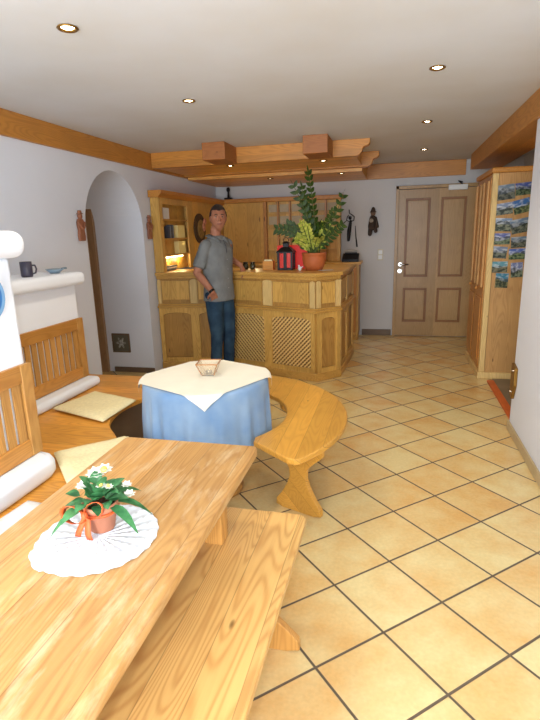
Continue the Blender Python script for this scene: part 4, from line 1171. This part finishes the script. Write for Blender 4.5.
    bm = bm_new(); chain(bm, [T(-.024, -.089, -.058), T(-.010, -.0985, -.0600), T(0, -.1, -.0595), T(.010, -.0985, -.0600), T(.024, -.089, -.058)], [.0025, .0045, .0045, .0045, .0025], 8)
    mk('mouth', bm, plain('lips', srgb(140, 74, 64), .5), root, True, raw=True)
    # hair: short, cap following the skull
    bm = bm_new(); res = bmesh.ops.create_uvsphere(bm, u_segments=56, v_segments=44, radius=1.0)
    dele = []
    for v in res['verts']:
        x, y, z = v.co
        line = .52 + .10 * (abs(x)) if y < -.35 else (.52 - (y + .35) * 1.35 if y < .35 else -.42)
        if abs(x) > .8 and y < .1 and y > -.45: line = min(line, .12)
        if z < line: dele.append(v)
        q = mnoise.noise(Vector((x * 7, y * 7, z * 7))) * .02
        s_ = 1.065 + q + (.05 * max(0, z - .5))
        v.co = HC + tilt @ headpt(x, y, z, s_)
    bmesh.ops.delete(bm, geom=dele, context='VERTS')
    o = mk('hair', bm, plain('dark_brown_hair', srgb(48, 36, 30), .85, var=.3, scale=200, bump=.6), root, True, raw=True)
    sd = o.modifiers.new('s', 'SOLIDIFY'); sd.thickness = .008; sd.offset = -1
    # shirt
    bm = bm_new()
    loft(bm, [(0, .005, .86, .190, .140), (0, .005, .95, .184, .140), (0, .008, 1.08, .176, .136), (0, .01, 1.22, .178, .140), (0, .01, 1.34, .190, .142), (0, .012, 1.42, .192, .130), (0, .014, 1.475, .165, .105), (0, .016, 1.52, .115, .08), (0, .016, 1.55, .075, .065)], 40)
    for S_, E_ in ((RS, RE), (LS, LE)):
        e2 = S_ + (E_ - S_) * .80
        chain(bm, [S_ + Vector((0, 0, .0)), (S_ + e2) / 2, e2 - (E_ - S_) * .07], [.060, .062, .058], 18)
        tube(bm, [S_ + (E_ - S_) * .3, e2], [.064, .068], 20)
    shirtm = NT('grey_shirt_cloth', .9, .1); nn = shirtm.noise(shirtm.obj(), 7, 3)
    shirtm.col(shirtm.mix(shirtm.rng(nn, .3, .7), srgb(132, 134, 132), srgb(116, 118, 118))); w = shirtm.noise(shirtm.obj(), 300, 1); shirtm.bump(w, .2, .002)
    o = mk('shirt', bm, shirtm.m, root, True, raw=True)
    r = o.modifiers.new('r', 'REMESH'); r.mode = 'VOXEL'; r.voxel_size = .008; r.use_smooth_shade = True
    sm = o.modifiers.new('s', 'SMOOTH'); sm.factor = .5; sm.iterations = 4
    tx = bpy.data.textures.new('creases', 'CLOUDS'); tx.noise_scale = .11; tx.noise_depth = 2
    dp = o.modifiers.new('d', 'DISPLACE'); dp.texture = tx; dp.strength = .018; dp.mid_level = .5
    # collar, placket, breast pocket
    bm = bm_new()
    for sx in (-1, 1):
        vs = [Vector((sx * .010, -.062, 1.515)), Vector((sx * .058, -.032, 1.54)), Vector((sx * .066, .02, 1.56)), Vector((sx * .05, .065, 1.568)), Vector((0, .078, 1.57))]
        vo = [Vector((sx * .055, -.105, 1.470)), Vector((sx * .108, -.065, 1.515)), Vector((sx * .115, .02, 1.535)), Vector((sx * .085, .095, 1.55)), Vector((0, .115, 1.555))]
        A = [bm.verts.new(v) for v in vs]; C = [bm.verts.new(v) for v in vo]
        for i in range(4): bm.faces.new((A[i], A[i + 1], C[i + 1], C[i]))
    o = mk('collar', bm, shirtm.m, root, True, raw=True); sd = o.modifiers.new('s', 'SOLIDIFY'); sd.thickness = .006
    bm = bm_new(); tube(bm, [(0, -.088, 1.50), (0, -.122, 1.44), (0, -.131, 1.36)], [.002, .003, .002], 6); mk('placket', bm, plain('dark_seam', srgb(58, 60, 66), .9), root, raw=True)
    bm = bm_new()
    for z in (1.30, 1.2, 1.1, 1.0): ell(bm, (0.0, -.136, z), (.006, .004, .006), 10, 6)
    mk('buttons', bm, plain('grey_button', srgb(150, 150, 150), .4), root, raw=True)
    # jeans
    bm = bm_new()
    loft(bm, [(0, .01, .84, .172, .118), (0, .01, .90, .170, .120), (0, .01, .97, .160, .112), (0, .01, 1.02, .155, .108)], 36)
    for h, k, a in zip(hips, knee, ank):
        chain(bm, [h, (h + k) / 2, k], [.102, .092, .073], 18); chain(bm, [k, k + (a - k) * .4, a + Vector((0, 0, .02))], [.072, .066, .058], 18)
        tube(bm, [k, a + Vector((0, 0, -.035))], [.066, .062], 20)
    jm = NT('blue_denim', .85, .15); n1 = jm.noise(jm.obj(), 6, 3); jm.col(jm.mix(jm.rng(n1, .35, .7), srgb(32, 50, 70), srgb(56, 80, 98))); jm.bump(jm.noise(jm.obj(), 260, 1), .2, .002)
    o = mk('jeans', bm, jm.m, root, True, raw=True)
    r = o.modifiers.new('r', 'REMESH'); r.mode = 'VOXEL'; r.voxel_size = .008; r.use_smooth_shade = True
    sm = o.modifiers.new('s', 'SMOOTH'); sm.factor = .5; sm.iterations = 3
    dp = o.modifiers.new('d', 'DISPLACE'); dp.texture = tx; dp.strength = .014; dp.mid_level = .5
    # shoes
    for a in ank:
        bm = bm_new(); chain(bm, [a + Vector((0, .035, -.045)), a + Vector((0, -.06, -.048)), a + Vector((0, -.15, -.056)), a + Vector((0, -.19, -.06))], [.042, .042, .036, .028], 16)
        chain(bm, [a + Vector((0, .01, -.02)), a + Vector((0, -.03, -.03))], [.045, .04], 16)
        o = mk('shoe', bm, plain('brown_leather', srgb(70, 50, 38), .5), root, True, raw=True)
        for v in o.data.vertices: v.co.z = max(v.co.z, .002)
    # watch on the right wrist
    d = (RW - RE).normalized(); c = RW - d * .012
    bm = bm_new(); tube(bm, [c - d * .013, c - d * .009, c + d * .009, c + d * .013], [.030, .0335, .0325, .029], 20); mk('watch', bm, M['blackm'], root, True, raw=True, label='black wrist watch')
person()

# ================================================================== LIGHTS, WORLD, CAMERA
def light(kind, name, loc, e, col, size=.1, rot=None):
    l = bpy.data.lights.new(name, kind); l.energy = e; l.color = col
    if kind == 'AREA': l.size = size
    else: l.shadow_soft_size = size
    o = bpy.data.objects.new(name, l); COL.objects.link(o); o.location = loc
    if rot: o.rotation_euler = rot
    return o
light('POINT', 'camera_flash', (-.06, -.02, 1.64), 36, (.90, .95, 1.0), .03)
sl = mk('strip_light', B(-2.672, -2.655, 5.62, 6.22, 1.30, 1.318, bev=.002), plain('lit_strip', (1, .85, .5), .4, emit=((1.0, .80, .38), 9.0)))
tag(sl, 'glowing yellow strip light under the lowest niche shelf behind the folders', 'lamp')
light('POINT', 'niche_lamp', (-2.62, 5.80, 1.27), .8, (1.0, .80, .40), .03)
light('POINT', 'niche_lamp', (-2.62, 6.10, 1.27), .8, (1.0, .80, .40), .03)
light('POINT', 'niche_lamp_upper', (-2.62, 6.15, 1.47), .5, (1.0, .78, .38), .03)
light('POINT', 'desk_lamp_glow', (-1.75, 6.35, 1.35), 2.2, (1.0, .82, .45), .05)
o = light('AREA', 'fill_behind_camera', (-.9, -2.0, 1.6), 215, (.82, .91, 1.0), 2.4, (math.radians(90), 0, 0))  # added cool fill light behind the camera, no window there
w = bpy.data.worlds.new('room_ambient'); scn.world = w; w.use_nodes = True
w.node_tree.nodes['Background'].inputs[0].default_value = (.80, .86, 1.0, 1); w.node_tree.nodes['Background'].inputs[1].default_value = 1.3

yaw, pitch, roll, foc = -2.43012281e-01, -2.47908076e-01, -2.86669280e-02, 507.19
f = Vector((math.sin(yaw) * math.cos(pitch), math.cos(yaw) * math.cos(pitch), math.sin(pitch)))
r0 = Vector((math.cos(yaw), -math.sin(yaw), 0)); u0 = r0.cross(f)
r1 = r0 * math.cos(roll) + u0 * math.sin(roll); u1 = -r0 * math.sin(roll) + u0 * math.cos(roll)
cam = bpy.data.cameras.new('camera'); co = bpy.data.objects.new('camera', cam); COL.objects.link(co)
mat = Matrix.Identity(4)
for i in range(3): mat[i][0] = r1[i]; mat[i][1] = u1[i]; mat[i][2] = -f[i]
mat[0][3], mat[1][3], mat[2][3] = 0, 0, 1.5738
co.matrix_world = mat
cam.sensor_fit = 'VERTICAL'; cam.sensor_height = 36; cam.lens = foc / 720 * 36; cam.clip_start = .05
scn.camera = co
scn.view_settings.view_transform = 'Standard'; scn.view_settings.look = 'None'; scn.view_settings.exposure = 0.33; scn.view_settings.gamma = 1.0
